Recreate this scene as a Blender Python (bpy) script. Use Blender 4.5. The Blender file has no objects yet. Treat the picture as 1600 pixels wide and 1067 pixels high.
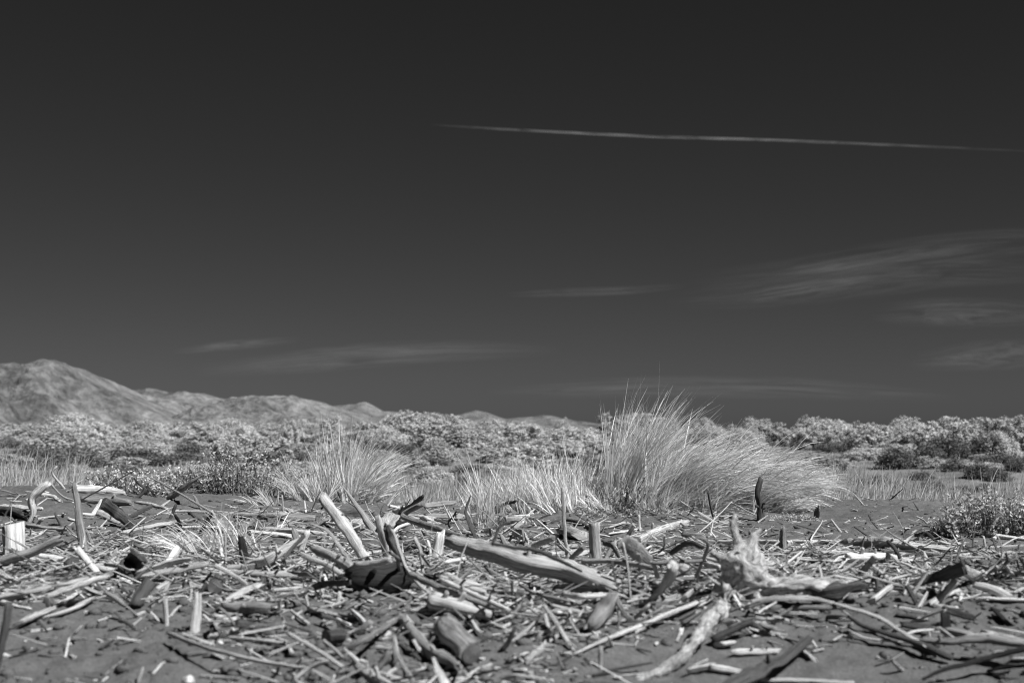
import bpy, bmesh, math, random
import numpy as np
from mathutils import Vector, Matrix, noise as mnoise

random.seed(7)
RNG = np.random.default_rng(11)
SC = bpy.context.scene
COL = SC.collection
R = math.radians

# ------------------------------------------------------------------ camera
CZ = 0.75                       # eye height over the sand in front
FPX = 2222.0                    # focal length in photo pixels (1600 wide)
PITCH = math.atan((690 - 533.5) / FPX)
cam_d = bpy.data.cameras.new('camera')
cam_d.lens = 50.0; cam_d.sensor_width = 36.0
cam_d.clip_start = 0.05; cam_d.clip_end = 300000.0
cam_d.dof.use_dof = True
cam_d.dof.focus_distance = 10.5
cam_d.dof.aperture_fstop = 2.7
cam = bpy.data.objects.new('camera', cam_d); COL.objects.link(cam)
cam.location = (0, 0, CZ); cam.rotation_euler = (R(90) + PITCH, 0, 0)
SC.camera = cam

# ------------------------------------------------------------------ sky and sun
SUN_EL, SUN_AZ = R(49), R(128)   # azimuth from +Y (view direction) towards +X
w = bpy.data.worlds.new('World'); SC.world = w; w.use_nodes = True
nt = w.node_tree; nt.nodes.clear()
sky = nt.nodes.new('ShaderNodeTexSky'); sky.sky_type = 'NISHITA'; sky.sun_disc = False
sky.sun_elevation = SUN_EL; sky.sun_rotation = SUN_AZ
sky.air_density = 1.0; sky.dust_density = 0.6; sky.ozone_density = 1.0
sep = nt.nodes.new('ShaderNodeSeparateColor')
pw = nt.nodes.new('ShaderNodeMath'); pw.operation = 'POWER'; pw.inputs[1].default_value = 1.3
mul = nt.nodes.new('ShaderNodeMath'); mul.operation = 'MULTIPLY'; mul.inputs[1].default_value = 0.063
bg = nt.nodes.new('ShaderNodeBackground'); bg.inputs['Strength'].default_value = 0.10
wo = nt.nodes.new('ShaderNodeOutputWorld')
L = nt.links.new                 # deep-red / infrared filter: the sky's red band only, shown as grey
L(sky.outputs[0], sep.inputs[0]); L(sep.outputs[0], pw.inputs[0]); L(pw.outputs[0], mul.inputs[0])
L(mul.outputs[0], bg.inputs['Color']); L(bg.outputs[0], wo.inputs[0])

sun_d = bpy.data.lights.new('sun', 'SUN'); sun_d.energy = 5.0; sun_d.angle = R(0.53)
sun_d.color = (1.0, 1.0, 1.0)
sun = bpy.data.objects.new('sun', sun_d); COL.objects.link(sun)
SUNV = Vector((math.cos(SUN_EL) * math.sin(SUN_AZ), math.cos(SUN_EL) * math.cos(SUN_AZ), math.sin(SUN_EL)))
sun.rotation_euler = SUNV.to_track_quat('Z', 'Y').to_euler()
sun.location = SUNV * 30

SC.view_settings.view_transform = 'Standard'; SC.view_settings.look = 'None'
SC.view_settings.exposure = 0.45; SC.view_settings.gamma = 1.0
SC.view_settings.use_curve_mapping = False
cy = SC.cycles
cy.filter_width = 1.1
cy.max_bounces = 6; cy.diffuse_bounces = 3; cy.glossy_bounces = 1; cy.transmission_bounces = 3
cy.transparent_max_bounces = 12; cy.caustics_reflective = False; cy.caustics_refractive = False

# ------------------------------------------------------------------ helpers
def tag(o, label=None, cat=None, group=None, kind=None):
    if label: o['label'] = label
    if cat: o['category'] = cat
    if group: o['group'] = group
    if kind: o['kind'] = kind
    return o

def empty(name, loc):
    o = bpy.data.objects.new(name, None); COL.objects.link(o)
    o.location = loc; o.empty_display_size = 0.1
    return o

def link(name, me, parent=None, mat=None):
    o = bpy.data.objects.new(name, me); COL.objects.link(o)
    if mat is not None and not me.materials: me.materials.append(mat)
    if parent is not None: o.parent = parent
    return o

def mesh_np(name, V, F, smooth=True, uv=None, attr=None):
    """V (n,3); F (m,k) one face size; uv per loop (m*k,2); attr per vertex"""
    me = bpy.data.meshes.new(name)
    V = np.asarray(V, dtype=np.float32); F = np.asarray(F, dtype=np.int32)
    m, k = F.shape
    me.vertices.add(len(V)); me.vertices.foreach_set('co', V.ravel())
    me.loops.add(m * k); me.loops.foreach_set('vertex_index', F.ravel())
    me.polygons.add(m)
    me.polygons.foreach_set('loop_start', np.arange(0, m * k, k, dtype=np.int32))
    me.polygons.foreach_set('use_smooth', np.full(m, smooth, dtype=bool))
    if uv is not None:
        l = me.uv_layers.new(name='UVMap'); l.data.foreach_set('uv', np.asarray(uv, dtype=np.float32).ravel())
    if attr is not None:
        a = me.attributes.new('tint', 'FLOAT', 'POINT'); a.data.foreach_set('value', np.asarray(attr, dtype=np.float32))
    me.update(calc_edges=True)
    return me

def hash2(ix, iy, s=0):
    h = (ix.astype(np.int64) * 374761393 + iy.astype(np.int64) * 668265263 + s * 982451653) & 0x7fffffff
    h = ((h ^ (h >> 13)) * 1274126177) & 0x7fffffff
    h = (h ^ (h >> 16)) & 0xffffff
    return h / float(0xffffff)

def vnoise(x, y, s=0):
    x0 = np.floor(x); y0 = np.floor(y); fx = x - x0; fy = y - y0
    fx = fx * fx * fx * (fx * (fx * 6 - 15) + 10); fy = fy * fy * fy * (fy * (fy * 6 - 15) + 10)
    a = hash2(x0, y0, s); b = hash2(x0 + 1, y0, s); c = hash2(x0, y0 + 1, s); d = hash2(x0 + 1, y0 + 1, s)
    return (a + (b - a) * fx) * (1 - fy) + (c + (d - c) * fx) * fy - 0.5

def fbm(x, y, s=0, o=4):
    v = 0; a = 1.0
    for k in range(o):
        v = v + a * vnoise(x * 2 ** k + 17.3 * k, y * 2 ** k - 9.1 * k, s + k); a *= 0.5
    return v

def cells(x, y, r, s=0, prob=0.5):
    """sum of round bumps, one per unit cell with probability prob"""
    x0 = np.floor(x); y0 = np.floor(y); out = np.zeros_like(x)
    for i in (-1, 0, 1):
        for j in (-1, 0, 1):
            cx = x0 + i; cyy = y0 + j
            px = cx + 0.15 + 0.7 * hash2(cx, cyy, s); py = cyy + 0.15 + 0.7 * hash2(cx, cyy, s + 1)
            on = hash2(cx, cyy, s + 2); rr = r * (0.5 + hash2(cx, cyy, s + 3))
            d2 = ((x - px) ** 2 + (y - py) ** 2) / (rr * rr)
            out += np.where(on < prob, np.exp(-d2 * 1.5) * (0.5 + on), 0)
    return out

def sst(a, b, x):
    t = np.clip((x - a) / (b - a), 0, 1); return t * t * (3 - 2 * t)

PY = [-60, 2, 3.6, 4.6, 5.1, 5.7, 6.5, 8.5, 11, 12.2, 13, 14.5, 17, 22, 26, 32, 40, 55, 80, 150, 400, 6000]
PZ = [-0.35, -0.35, -0.22, -0.045, 0.05, 0.115, 0.14, 0.155, 0.175, 0.185, 0.16, 0.0, -0.25, -0.36, -0.22, 0.0, 0.25, 0.55, 0.75, 0.75, 0.4, 0.0]
def H(x, y):
    x = np.asarray(x, dtype=float); y = np.asarray(y, dtype=float)
    z = np.interp(y, PY, PZ)
    near = 1 - sst(13, 18, y)
    lump = 0.6 + 0.8 * sst(-0.25, 0.35, vnoise(x * 1.1, y * 1.1, 99))
    crest = sst(7, 11.5, y) * (1 - sst(13.5, 17, y))
    z = z + crest * 0.17 * sst(0.6, 2.6, -x) + crest * 0.03 * sst(2.5, 4.5, x)
    z = z + near * (0.085 * fbm(x * 0.9 + 3.1, y * 0.9, 1, 2) + 0.045 * fbm(x * 2.7, y * 2.7, 5, 3))
    z = z + near * lump * sst(3.0, 4.0, y) * 0.62 * (0.034 * np.abs(fbm(x * 9, y * 9, 9, 3))
            - 0.026 * cells(x * 7, y * 7, 0.28, 21, 0.4) + 0.036 * cells(x * 6, y * 6, 0.2, 31, 0.3)
            - 0.030 * cells(x * 10, y * 10, 0.2, 41, 0.5) - 0.016 * cells(x * 17, y * 17, 0.22, 45, 0.4) + 0.015 * cells(x * 19, y * 19, 0.22, 51, 0.4) + 0.012 * np.abs(fbm(x * 22, y * 22, 61, 2)))
    z = z + (1 - near) * (0.22 * fbm(x * 0.18, y * 0.18, 71, 3) + 0.05 * fbm(x * 0.9, y * 0.9, 75, 2)) * sst(14, 26, y)
    return z

DS = np.concatenate([np.linspace(2.2, 16, 2400), np.geomspace(16.02, 140, 900)])
cP, sP = math.cos(PITCH), math.sin(PITCH)
def ray(px, py):
    """direction with unit forward (y) component"""
    u = (px - 800) / FPX; v = (533.5 - py) / FPX
    dy = cP - v * sP; dz = sP + v * cP
    return u / dy, dz / dy
def gp(px, py, h=0.0):
    """first point on the ground (raised by h) under a sight line"""
    a, b = ray(px, py)
    z = CZ + b * DS; g = H(a * DS, DS) + h
    k = int(np.argmax(z <= g))
    if z[k] > g[k]: k = len(DS) - 1
    D = DS[k]
    return Vector((a * D, D, CZ + b * D))
def at(px, py, D):
    a, b = ray(px, py); return Vector((a * D, D, CZ + b * D))
def topx(p):
    y = p[1]; z = p[2] - CZ
    f = y * cP + z * sP; v = -y * sP + z * cP
    return 800 + FPX * p[0] / f, 533.5 - FPX * v / f

# ------------------------------------------------------------------ materials (all neutral: an infrared black-and-white world)
class NT:
    def __init__(s, name):
        s.m = bpy.data.materials.new(name); s.m.use_nodes = True
        s.t = s.m.node_tree; s.t.nodes.clear(); s.out = s.n('OutputMaterial')
    def n(s, typ, **kw):
        x = s.t.nodes.new('ShaderNode' + typ)
        for k, v in kw.items(): setattr(x, k, v)
        return x
    def l(s, a, b): s.t.links.new(a, b)
    def math(s, op, a, b=None, c=None):
        x = s.n('Math', operation=op)
        for i, q in enumerate((a, b, c)):
            if q is None: continue
            if isinstance(q, (int, float)): x.inputs[i].default_value = q
            else: s.l(q, x.inputs[i])
        return x.outputs[0]
    def mr(s, v, a, b, c, d, clamp=True):
        x = s.n('MapRange'); x.clamp = clamp; s.l(v, x.inputs[0])
        for i, q in enumerate((a, b, c, d)): x.inputs[i + 1].default_value = q
        return x.outputs[0]
    def noise(s, vec, scale, detail=4, rough=0.55, dist=0.0):
        x = s.n('TexNoise'); x.inputs['Scale'].default_value = scale; x.inputs['Detail'].default_value = detail
        x.inputs['Roughness'].default_value = rough; x.inputs['Distortion'].default_value = dist
        if vec is not None: s.l(vec, x.inputs['Vector'])
        return x.outputs[0]
    def mapped(s, vec, sc):
        x = s.n('Mapping'); x.inputs['Scale'].default_value = sc; s.l(vec, x.inputs['Vector']); return x.outputs[0]
    def bump(s, h, strength, dist):
        x = s.n('Bump'); x.inputs['Strength'].default_value = strength; x.inputs['Distance'].default_value = dist
        s.l(h, x.inputs['Height']); return x.outputs[0]
    def principled(s, col, rough=0.9, nrm=None, spec=0.15):
        p = s.n('BsdfPrincipled'); p.inputs['Roughness'].default_value = rough
        p.inputs['Specular IOR Level'].default_value = spec
        s.l(col, p.inputs['Base Color'])
        if nrm is not None: s.l(nrm, p.inputs['Normal'])
        s.l(p.outputs[0], s.out.inputs[0]); return p

def wood_mat(name, v, contrast=1.0, use_uv=True):
    t = NT(name); tc = t.n('TexCoord'); oi = t.n('ObjectInfo')
    at_ = t.n('Attribute'); at_.attribute_name = 'grain'
    base = tc.outputs['UV'] if use_uv else (at_.outputs['Vector'] if name == 'wood_root' else tc.outputs['Object'])
    off = t.n('VectorMath', operation='ADD'); t.l(base, off.inputs[0])
    rv = t.n('CombineXYZ'); t.l(t.math('MULTIPLY', oi.outputs['Random'], 37.0), rv.inputs[0]); t.l(t.math('MULTIPLY', oi.outputs['Random'], 11.0), rv.inputs[1])
    t.l(rv.outputs[0], off.inputs[1]); vec = off.outputs[0]
    if use_uv:
        g = t.noise(t.mapped(vec, (5, 34, 1)), 1.0, 5, 0.6, 0.3)
        c = t.noise(t.mapped(vec, (2.2, 26, 1)), 1.0, 3, 0.6, 0.8)
        b = t.noise(t.mapped(vec, (6, 3, 1)), 1.0, 4, 0.6)
        f = t.noise(t.mapped(vec, (24, 90, 1)), 1.0, 3, 0.6)
    elif name == 'wood_root':     # grain runs along each limb of the root
        g = t.noise(t.mapped(vec, (16, 3.5, 3.5)), 1.0, 6, 0.65, 0.8); c = t.noise(t.mapped(vec, (9, 2.4, 2.4)), 1.0, 4, 0.6, 1.2)
        b = t.noise(tc.outputs['Object'], 11, 4, 0.6); f = t.noise(t.mapped(vec, (30, 16, 16)), 1.0, 3, 0.6)
    else:
        g = t.noise(vec, 26, 5, 0.65, 0.5); c = t.noise(t.mapped(vec, (1, 3, 3)), 9, 4, 0.6, 1.2); b = t.noise(vec, 7, 4, 0.6); f = t.noise(vec, 90, 3, 0.6)
    crack = t.mr(t.math('ABSOLUTE', t.math('SUBTRACT', c, 0.47)), 0.0, 0.028, 0.4, 1.0)
    k = t.math('MULTIPLY', t.mr(g, 0.28, 0.72, 1 - 0.42 * contrast, 1.16), t.mr(b, 0.3, 0.7, 1 - 0.34 * contrast, 1.12))
    k = t.math('MULTIPLY', k, crack)
    k = t.math('MULTIPLY', k, t.mr(f, 0.3, 0.7, 0.82, 1.1))
    k = t.math('MULTIPLY', k, t.mr(oi.outputs['Random'], 0, 1, 0.8, 1.2))
    col = t.math('MULTIPLY', k, v)
    hgt = t.math('ADD', t.math('MULTIPLY', g, 0.7), t.math('ADD', t.math('MULTIPLY', crack, 0.6), t.math('MULTIPLY', f, 0.25)))
    t.principled(col, 0.85, t.bump(hgt, 0.9, 0.007), 0.2)
    return t.m

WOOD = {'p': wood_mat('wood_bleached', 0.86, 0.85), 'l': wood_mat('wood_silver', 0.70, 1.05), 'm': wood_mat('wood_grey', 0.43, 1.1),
        'd': wood_mat('wood_dark', 0.12), 'b': wood_mat('wood_charred_and_shade', 0.035)}  # black tone: charred wood, also the painted shade of the hollow
ROOTM = wood_mat('wood_root', 0.5, 1.15, use_uv=False)

def end_mat():
    t = NT('wood_end_grain'); tc = t.n('TexCoord')
    wv = t.n('TexWave', wave_type='RINGS', rings_direction='SPHERICAL'); wv.inputs['Scale'].default_value = 9; wv.inputs['Distortion'].default_value = 2.5; wv.inputs['Detail'].default_value = 3
    t.l(tc.outputs['UV'], wv.inputs['Vector'])
    n = t.noise(tc.outputs['UV'], 7, 4)
    k = t.math('MULTIPLY', t.mr(wv.outputs[0], 0, 1, 0.12, 0.24), t.mr(n, 0.3, 0.7, 0.6, 1.2))
    t.principled(k, 0.9, t.bump(wv.outputs[0], 0.5, 0.003)); return t.m
ENDM = end_mat()

def sand_mat():
    t = NT('sand'); tc = t.n('TexCoord'); geo = t.n('NewGeometry'); P = geo.outputs['Position']
    n1 = t.noise(P, 1.3, 5, 0.6); n2 = t.noise(P, 9, 5, 0.65); n3 = t.noise(P, 160, 3, 0.7); n4 = t.noise(P, 45, 4, 0.7)
    k = t.math('MULTIPLY', t.mr(n1, 0.3, 0.7, 0.105, 0.135), t.mr(n2, 0.3, 0.7, 0.78, 1.18))
    k = t.math('MULTIPLY', k, t.mr(n3, 0.3, 0.7, 0.72, 1.28)); k = t.math('MULTIPLY', k, t.mr(n4, 0.3, 0.7, 0.8, 1.15))
    # far flats: paler dry sand with low growth
    sp = t.n('SeparateXYZ'); t.l(P, sp.inputs[0])
    far = t.mr(sp.outputs[1], 15, 30, 0, 1)
    nf = t.noise(P, 0.9, 6, 0.7)
    kf = t.mr(nf, 0.35, 0.65, 0.10, 0.23)
    mx = t.n('Mix'); mx.data_type = 'FLOAT'; t.l(far, mx.inputs[0]); t.l(k, mx.inputs[2]); t.l(kf, mx.inputs[3])
    h = t.math('ADD', t.math('MULTIPLY', n2, 0.5), t.math('ADD', t.math('MULTIPLY', n4, 0.5), t.math('MULTIPLY', n3, 0.22)))
    t.principled(mx.outputs[0], 0.95, t.bump(h, 0.8, 0.02), 0.1)
    return t.m
SAND = sand_mat()

def leaf_mat(name, v, trans=0.35, spread=0.35, gloss=0.0):
    t = NT(name); a = t.n('Attribute'); a.attribute_name = 'tint'; oi = t.n('ObjectInfo')
    k = t.math('MULTIPLY', t.mr(a.outputs['Fac'], 0, 1, 1 - spread, 1 + spread), v)
    k = t.math('MULTIPLY', k, t.mr(oi.outputs['Random'], 0, 1, 0.85, 1.15))
    d = t.n('BsdfDiffuse'); tr = t.n('BsdfTranslucent'); mx = t.n('MixShader'); mx.inputs[0].default_value = trans
    t.l(k, d.inputs[0]); t.l(k, tr.inputs[0]); t.l(d.outputs[0], mx.inputs[1]); t.l(tr.outputs[0], mx.inputs[2])
    if gloss:                      # waxy leaf surface
        g = t.n('BsdfGlossy'); g.inputs['Roughness'].default_value = 0.55; g.inputs[0].default_value = (0.9, 0.9, 0.9, 1)
        m2 = t.n('MixShader'); m2.inputs[0].default_value = gloss; t.l(mx.outputs[0], m2.inputs[1]); t.l(g.outputs[0], m2.inputs[2]); t.l(m2.outputs[0], t.out.inputs[0])
    else: t.l(mx.outputs[0], t.out.inputs[0])
    return t.m
M_BLADE = leaf_mat('marram_blade', 0.88, 0.5, 0.35, 0.15)
M_STALK = leaf_mat('dead_stalk', 0.28, 0.2, 0.4)
M_TUFT = leaf_mat('marram_blade_grey', 0.66, 0.45, 0.4)
M_DRY = leaf_mat('dry_grass', 0.45, 0.35, 0.4)
M_FIELD = leaf_mat('field_grass', 0.46, 0.35, 0.4)
M_LEAF = leaf_mat('plant_leaf', 0.54, 0.3, 0.45)
M_PINE = leaf_mat('pine_foliage', 0.5, 0.2, 0.25)
M_WILLOW = leaf_mat('bush_foliage', 0.5, 0.25, 0.2)
M_SCRUB = leaf_mat('dark_shrub_foliage', 0.17, 0.2, 0.5)
M_STEM = leaf_mat('plant_stem', 0.16, 0.0, 0.3)
M_STONE = wood_mat('pale_stone', 0.6, 0.5, use_uv=False)

def hill_mat():
    t = NT('dune_vegetation'); geo = t.n('NewGeometry'); P = geo.outputs['Position']
    a = t.noise(P, 0.035, 6, 0.6, 0.6); b = t.noise(P, 0.22, 6, 0.7); c = t.noise(P, 1.1, 4, 0.7)
    d = t.noise(t.mapped(P, (0.09, 0.03, 0.03)), 1.0, 4, 0.6, 1.0)
    m = t.math('ADD', t.math('MULTIPLY', a, 0.5), t.math('ADD', t.math('MULTIPLY', b, 0.42), t.math('MULTIPLY', d, 0.08)))
    k = t.math('MULTIPLY', t.mr(m, 0.43, 0.57, 0.09, 0.25), t.mr(c, 0.36, 0.64, 0.58, 1.3))
    t.principled(k, 0.95, t.bump(t.math('ADD', b, t.math('MULTIPLY', c, 0.4)), 1.0, 1.4), 0.05)
    return t.m
M_HILL = hill_mat()

def cloud_mat(name, gain, streak, warp):
    t = NT(name); tc = t.n('TexCoord'); uv = t.n('SeparateXYZ'); t.l(tc.outputs['UV'], uv.inputs[0])
    u, v = uv.outputs[0], uv.outputs[1]
    eu = t.math('MULTIPLY', t.mr(u, 0.0, 0.3, 0, 1), t.mr(u, 0.62, 1.0, 1, 0))
    ev = t.math('SUBTRACT', 1.0, t.math('ABSOLUTE', t.math('SUBTRACT', t.math('MULTIPLY', v, 2.0), 1.0)))
    ev = t.math('POWER', ev, 1.6)
    oi = t.n('ObjectInfo'); off = t.n('VectorMath', operation='ADD'); t.l(tc.outputs['UV'], off.inputs[0])
    rv = t.n('CombineXYZ'); t.l(t.math('MULTIPLY', oi.outputs['Random'], 50.0), rv.inputs[0]); t.l(rv.outputs[0], off.inputs[1])
    n = t.noise(t.mapped(off.outputs[0], streak), 1.0, 6, 0.62, warp)
    a = t.math('MULTIPLY', t.math('MULTIPLY', eu, ev), t.mr(n, 0.36, 0.72, 0.0, 1.0))
    a = t.math('MULTIPLY', a, gain)
    d = t.n('BsdfDiffuse'); d.inputs[0].default_value = (0.8, 0.8, 0.8, 1); tl = t.n('BsdfTranslucent'); tl.inputs[0].default_value = (0.8, 0.8, 0.8, 1)
    ad = t.n('AddShader'); t.l(d.outputs[0], ad.inputs[0]); t.l(tl.outputs[0], ad.inputs[1])
    tp = t.n('BsdfTransparent'); mx = t.n('MixShader'); t.l(a, mx.inputs[0]); t.l(tp.outputs[0], mx.inputs[1]); t.l(ad.outputs[0], mx.inputs[2])
    t.l(mx.outputs[0], t.out.inputs[0]); return t.m
M_CIRRUS = cloud_mat('cirrus', 0.095, (2.6, 4.5, 1), 2.2)
M_FAINT = cloud_mat('thin_cirrus', 0.07, (2.2, 3.5, 1), 2.4)
M_TRAIL = cloud_mat('vapour', 0.24, (16, 2, 1), 0.5)

# ------------------------------------------------------------------ ground sheet
def build_ground():
    ys = [-30.0, -12, -5, -1, 1, 2.2]
    y = 2.2
    while y < 7000:
        y += 0.0125 if y < 13.5 else max(0.02, (y - 13.5) * 0.035 + 0.012)
        ys.append(y)
    ys = np.array(ys)
    n = 480
    u = np.linspace(-1, 1, n)
    outer = np.array([1.02, 1.06, 1.15, 1.35, 1.8, 3, 6, 14])
    U = np.concatenate([-outer[::-1], u, outer])
    W = 0.43 * np.maximum(ys, 2.2) + 1.2
    X = U[None, :] * W[:, None]; Y = np.repeat(ys[:, None], len(U), 1)
    Z = H(X, Y)
    nr, nc = X.shape
    V = np.stack([X, Y, Z], -1).reshape(-1, 3)
    i = np.arange(nr - 1)[:, None] * nc + np.arange(nc - 1)[None, :]
    F = np.stack([i, i + 1, i + nc + 1, i + nc], -1).reshape(-1, 4)
    o = link('sand_ground', mesh_np('sand_ground', V, F), None, SAND)
    tag(o, 'dark sand sheet of the beach and dune flats', kind='structure')
build_ground()

# ------------------------------------------------------------------ dune hills on the left
def hill(name, D, depth, sky_px, label, gully, seed):
    px = np.array([p[0] for p in sky_px], float); py = np.array([p[1] for p in sky_px], float)
    xs = np.linspace(px[0], px[-1], 420)
    top = np.interp(xs, px, py) + 1.2 * fbm(xs * 0.06, xs * 0 + seed, seed, 4)
    t = np.concatenate([np.linspace(0, 1, 130), 1 + np.linspace(0.02, 1, 24)])
    T, XI = np.meshgrid(t, np.arange(len(xs)), indexing='ij')
    Dd = D - depth + T * depth
    wx = (xs - 800) / FPX * D
    zr = np.array([at(a, b, D)[2] for a, b in zip(xs, top)])
    X = wx[XI]; Y = Dd + 0 * X
    Y = Y + depth * 0.08 * fbm(X / depth * 3, Y * 0, seed + 9, 3)
    s = np.where(T <= 1, T ** 1.15, 1 - 0.6 * (T - 1) ** 1.5)
    edge = np.clip(np.minimum(T, np.maximum(1 - T, 0)) * 4, 0, 1)
    q = depth / 2.2
    nz = 1 - 2 * np.abs(fbm(X / q + 0.5 * T, Y / q * 0.6, seed, 4))
    Z = 0.2 + (zr[XI] - 0.2) * s + edge * gully * (nz - 0.55) + edge * gully * 0.5 * fbm(X / q * 5, Y / q * 5, seed + 3, 4)
    Z = Z + 0.06 * gully * fbm(X / q * 22, Y / q * 24, seed + 5, 2)
    Z = np.where(T > 1.95, -3.0, Z); Z = np.where(T < 0.01, -3.0, Z)
    nr, nc = X.shape
    i = np.arange(nr - 1)[:, None] * nc + np.arange(nc - 1)[None, :]
    F = np.stack([i, i + 1, i + nc + 1, i + nc], -1).reshape(-1, 4)
    o = link(name, mesh_np(name, np.stack([X, Y, Z], -1).reshape(-1, 3), F), None, M_HILL)
    tag(o, label, kind='structure')
hill('dune_hill', 150, 62, [(-260, 620), (-160, 590), (-60, 572), (0, 567), (30, 568), (50, 563), (65, 560), (80, 565), (100, 577), (120, 592), (145, 605), (165, 611), (200, 627), (240, 645), (300, 672), (360, 700)],
     'tall grassy dune with a peaked top on the far left skyline', 5.2, 3)
hill('dune_hill', 210, 70, [(60, 640), (110, 612), (140, 605), (165, 607), (200, 612), (220, 611), (238, 606), (250, 610), (262, 615), (290, 613), (320, 616), (340, 621), (360, 628), (372, 633), (400, 650), (450, 672), (520, 700)],
     'second grassy dune ridge with a small knob right of the peaked dune', 4.2, 14)
hill('dune_hill', 180, 55, [(310, 675), (340, 652), (372, 632), (385, 625), (400, 619), (430, 617), (460, 620), (480, 624), (500, 628), (530, 638), (560, 647), (640, 672), (720, 700)],
     'rounded grassy dune ridge standing in the middle of the hills', 2.6, 25)
hill('dune_hill', 330, 90, [(430, 646), (480, 637), (520, 634), (555, 631), (570, 628), (580, 631), (597, 642), (625, 644), (650, 646), (680, 644), (700, 650), (720, 648), (745, 642), (760, 645), (790, 655), (820, 652), (850, 648), (880, 654), (930, 662), (960, 664), (1000, 667), (1080, 670), (1300, 676), (1750, 680)],
     'low distant dune line fading towards the right skyline', 1.8, 36)

# ------------------------------------------------------------------ clouds
def cloud(name, pts, half, alt, mat, label, cat, group=None):
    """a long thin lens of vapour following photo points, at altitude alt (m)"""
    ps = []
    for (x, y) in pts:
        a, b = ray(x, y); D = min(alt / b, 90000.0); ps.append(Vector((a * D, D, CZ + b * D)))
    n = 24; seg = []
    for k in range(n):
        f = k / (n - 1) * (len(ps) - 1); i = min(int(f), len(ps) - 2); seg.append(ps[i].lerp(ps[i + 1], f - i))
    V = []; UV = []; F = []
    m = 8
    for k, p in enumerate(seg):
        hw = half * p.length / FPX * (0.35 + 0.65 * math.sin(math.pi * (k + 0.5) / n) ** 0.6)
        d = (seg[min(k + 1, n - 1)] - seg[max(k - 1, 0)]).normalized()
        up = Vector((0, 0, 1)); up = (up - d * up.dot(d)).normalized(); side = d.cross(up)
        for j in range(m):
            a = 2 * math.pi * j / m
            V.append(p + up * (hw * math.sin(a)) + side * (hw * 1.3 * math.cos(a)))
    for k in range(n - 1):
        for j in range(m):
            jj = (j + 1) % m
            F.append((k * m + j, k * m + jj, (k + 1) * m + jj, (k + 1) * m + j))
            for (kk, q) in ((k, j), (k, j + 1), (k + 1, j + 1), (k + 1, j)):
                UV.append((kk / (n - 1), 0.5 + 0.5 * math.sin(2 * math.pi * q / m)))
    o = link(name, mesh_np(name, V, F, True, UV), None, mat)
    tag(o, label, cat, group)
    return o
cloud('contrail', [(670, 195), (800, 203), (1000, 213), (1200, 219), (1400, 227), (1640, 238)], 2.8, 9000, M_TRAIL, 'thin straight aircraft vapour trail high across the dark sky', 'contrail')
G = 'thin cirrus wisps in the sky'
cloud('cirrus_cloud', [(1050, 470), (1200, 458), (1330, 440), (1480, 425), (1700, 425)], 30, 8000, M_CIRRUS, 'widest streaked cirrus wisp, near the right edge of the sky', 'cloud', G)
cloud('cirrus_cloud', [(1080, 440), (1250, 425), (1400, 400), (1560, 380), (1720, 372)], 28, 8400, M_CIRRUS, 'upper streak of the broad cirrus at the right edge', 'cloud', G)
cloud('cirrus_cloud', [(790, 461), (880, 457), (980, 454), (1080, 446)], 8, 8000, M_CIRRUS, 'short thin cirrus streak high above the tallest grass tussock', 'cloud', G)
cloud('cirrus_cloud', [(270, 550), (340, 541), (400, 536), (470, 530)], 9, 7000, M_CIRRUS, 'small faint cirrus wisp above the middle dune ridge', 'cloud', G)
cloud('cirrus_cloud', [(300, 580), (450, 567), (560, 556), (700, 548), (880, 546)], 22, 7000, M_CIRRUS, 'long feathery cirrus streak low over the distant dune line', 'cloud', G)
cloud('cirrus_cloud', [(1360, 492), (1450, 488), (1560, 490), (1680, 492)], 26, 7800, M_FAINT, 'faint cirrus patch just under the broad right cirrus', 'cloud', G)
cloud('cirrus_cloud', [(1420, 566), (1520, 556), (1600, 553), (1720, 556)], 26, 7400, M_FAINT, 'low cirrus streak over the right pine bushes', 'cloud', G)
cloud('cirrus_cloud', [(760, 612), (1000, 604), (1250, 606), (1500, 622)], 20, 6500, M_FAINT, 'lowest long faint cirrus band just above the bushes', 'cloud', G)

# ------------------------------------------------------------------ blades, leaves
def blades(n, base, d0, length, width, bend, droop, seg=7, tint=None, rng=RNG):
    """ribbon blades. base (n,3), d0 (n,3) start direction, bend (n,3) sideways pull, droop (n) gravity"""
    d = d0 / np.linalg.norm(d0, axis=1, keepdims=True); p = base.copy()
    a = rng.uniform(0, 2 * np.pi, n)
    side0 = np.stack([np.cos(a), np.sin(a) * 0.6, np.zeros(n)], 1)
    V = np.zeros((n, seg + 1, 2, 3))
    st = (length / seg)[:, None]
    for k in range(seg + 1):
        t = k / seg
        wv = (width * (1 - t ** 2.2) + 0.0006)[:, None] * 0.5
        sd = np.cross(d, side0); sd /= np.linalg.norm(sd, axis=1, keepdims=True) + 1e-9
        V[:, k, 0] = p - sd * wv; V[:, k, 1] = p + sd * wv
        d = d + (bend * (0.25 + t) + np.stack([0 * droop, 0 * droop, -droop * (0.2 + 1.6 * t)], 1)) / seg
        d /= np.linalg.norm(d, axis=1, keepdims=True)
        p = p + d * st
    b = np.arange(n)[:, None] * (2 * (seg + 1)) + np.arange(seg)[None, :] * 2
    F = np.stack([b, b + 1, b + 3, b + 2], -1).reshape(-1, 4)
    if tint is None: tint = rng.uniform(0, 1, n)
    return V.reshape(-1, 3), F, np.repeat(tint, 2 * (seg + 1))

def merge(parts):
    V = []; F = []; A = []; o = 0
    for v, f, a in parts:
        V.append(v); F.append(f + o); A.append(a); o += len(v)
    return np.concatenate(V), np.concatenate(F), np.concatenate(A)

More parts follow.
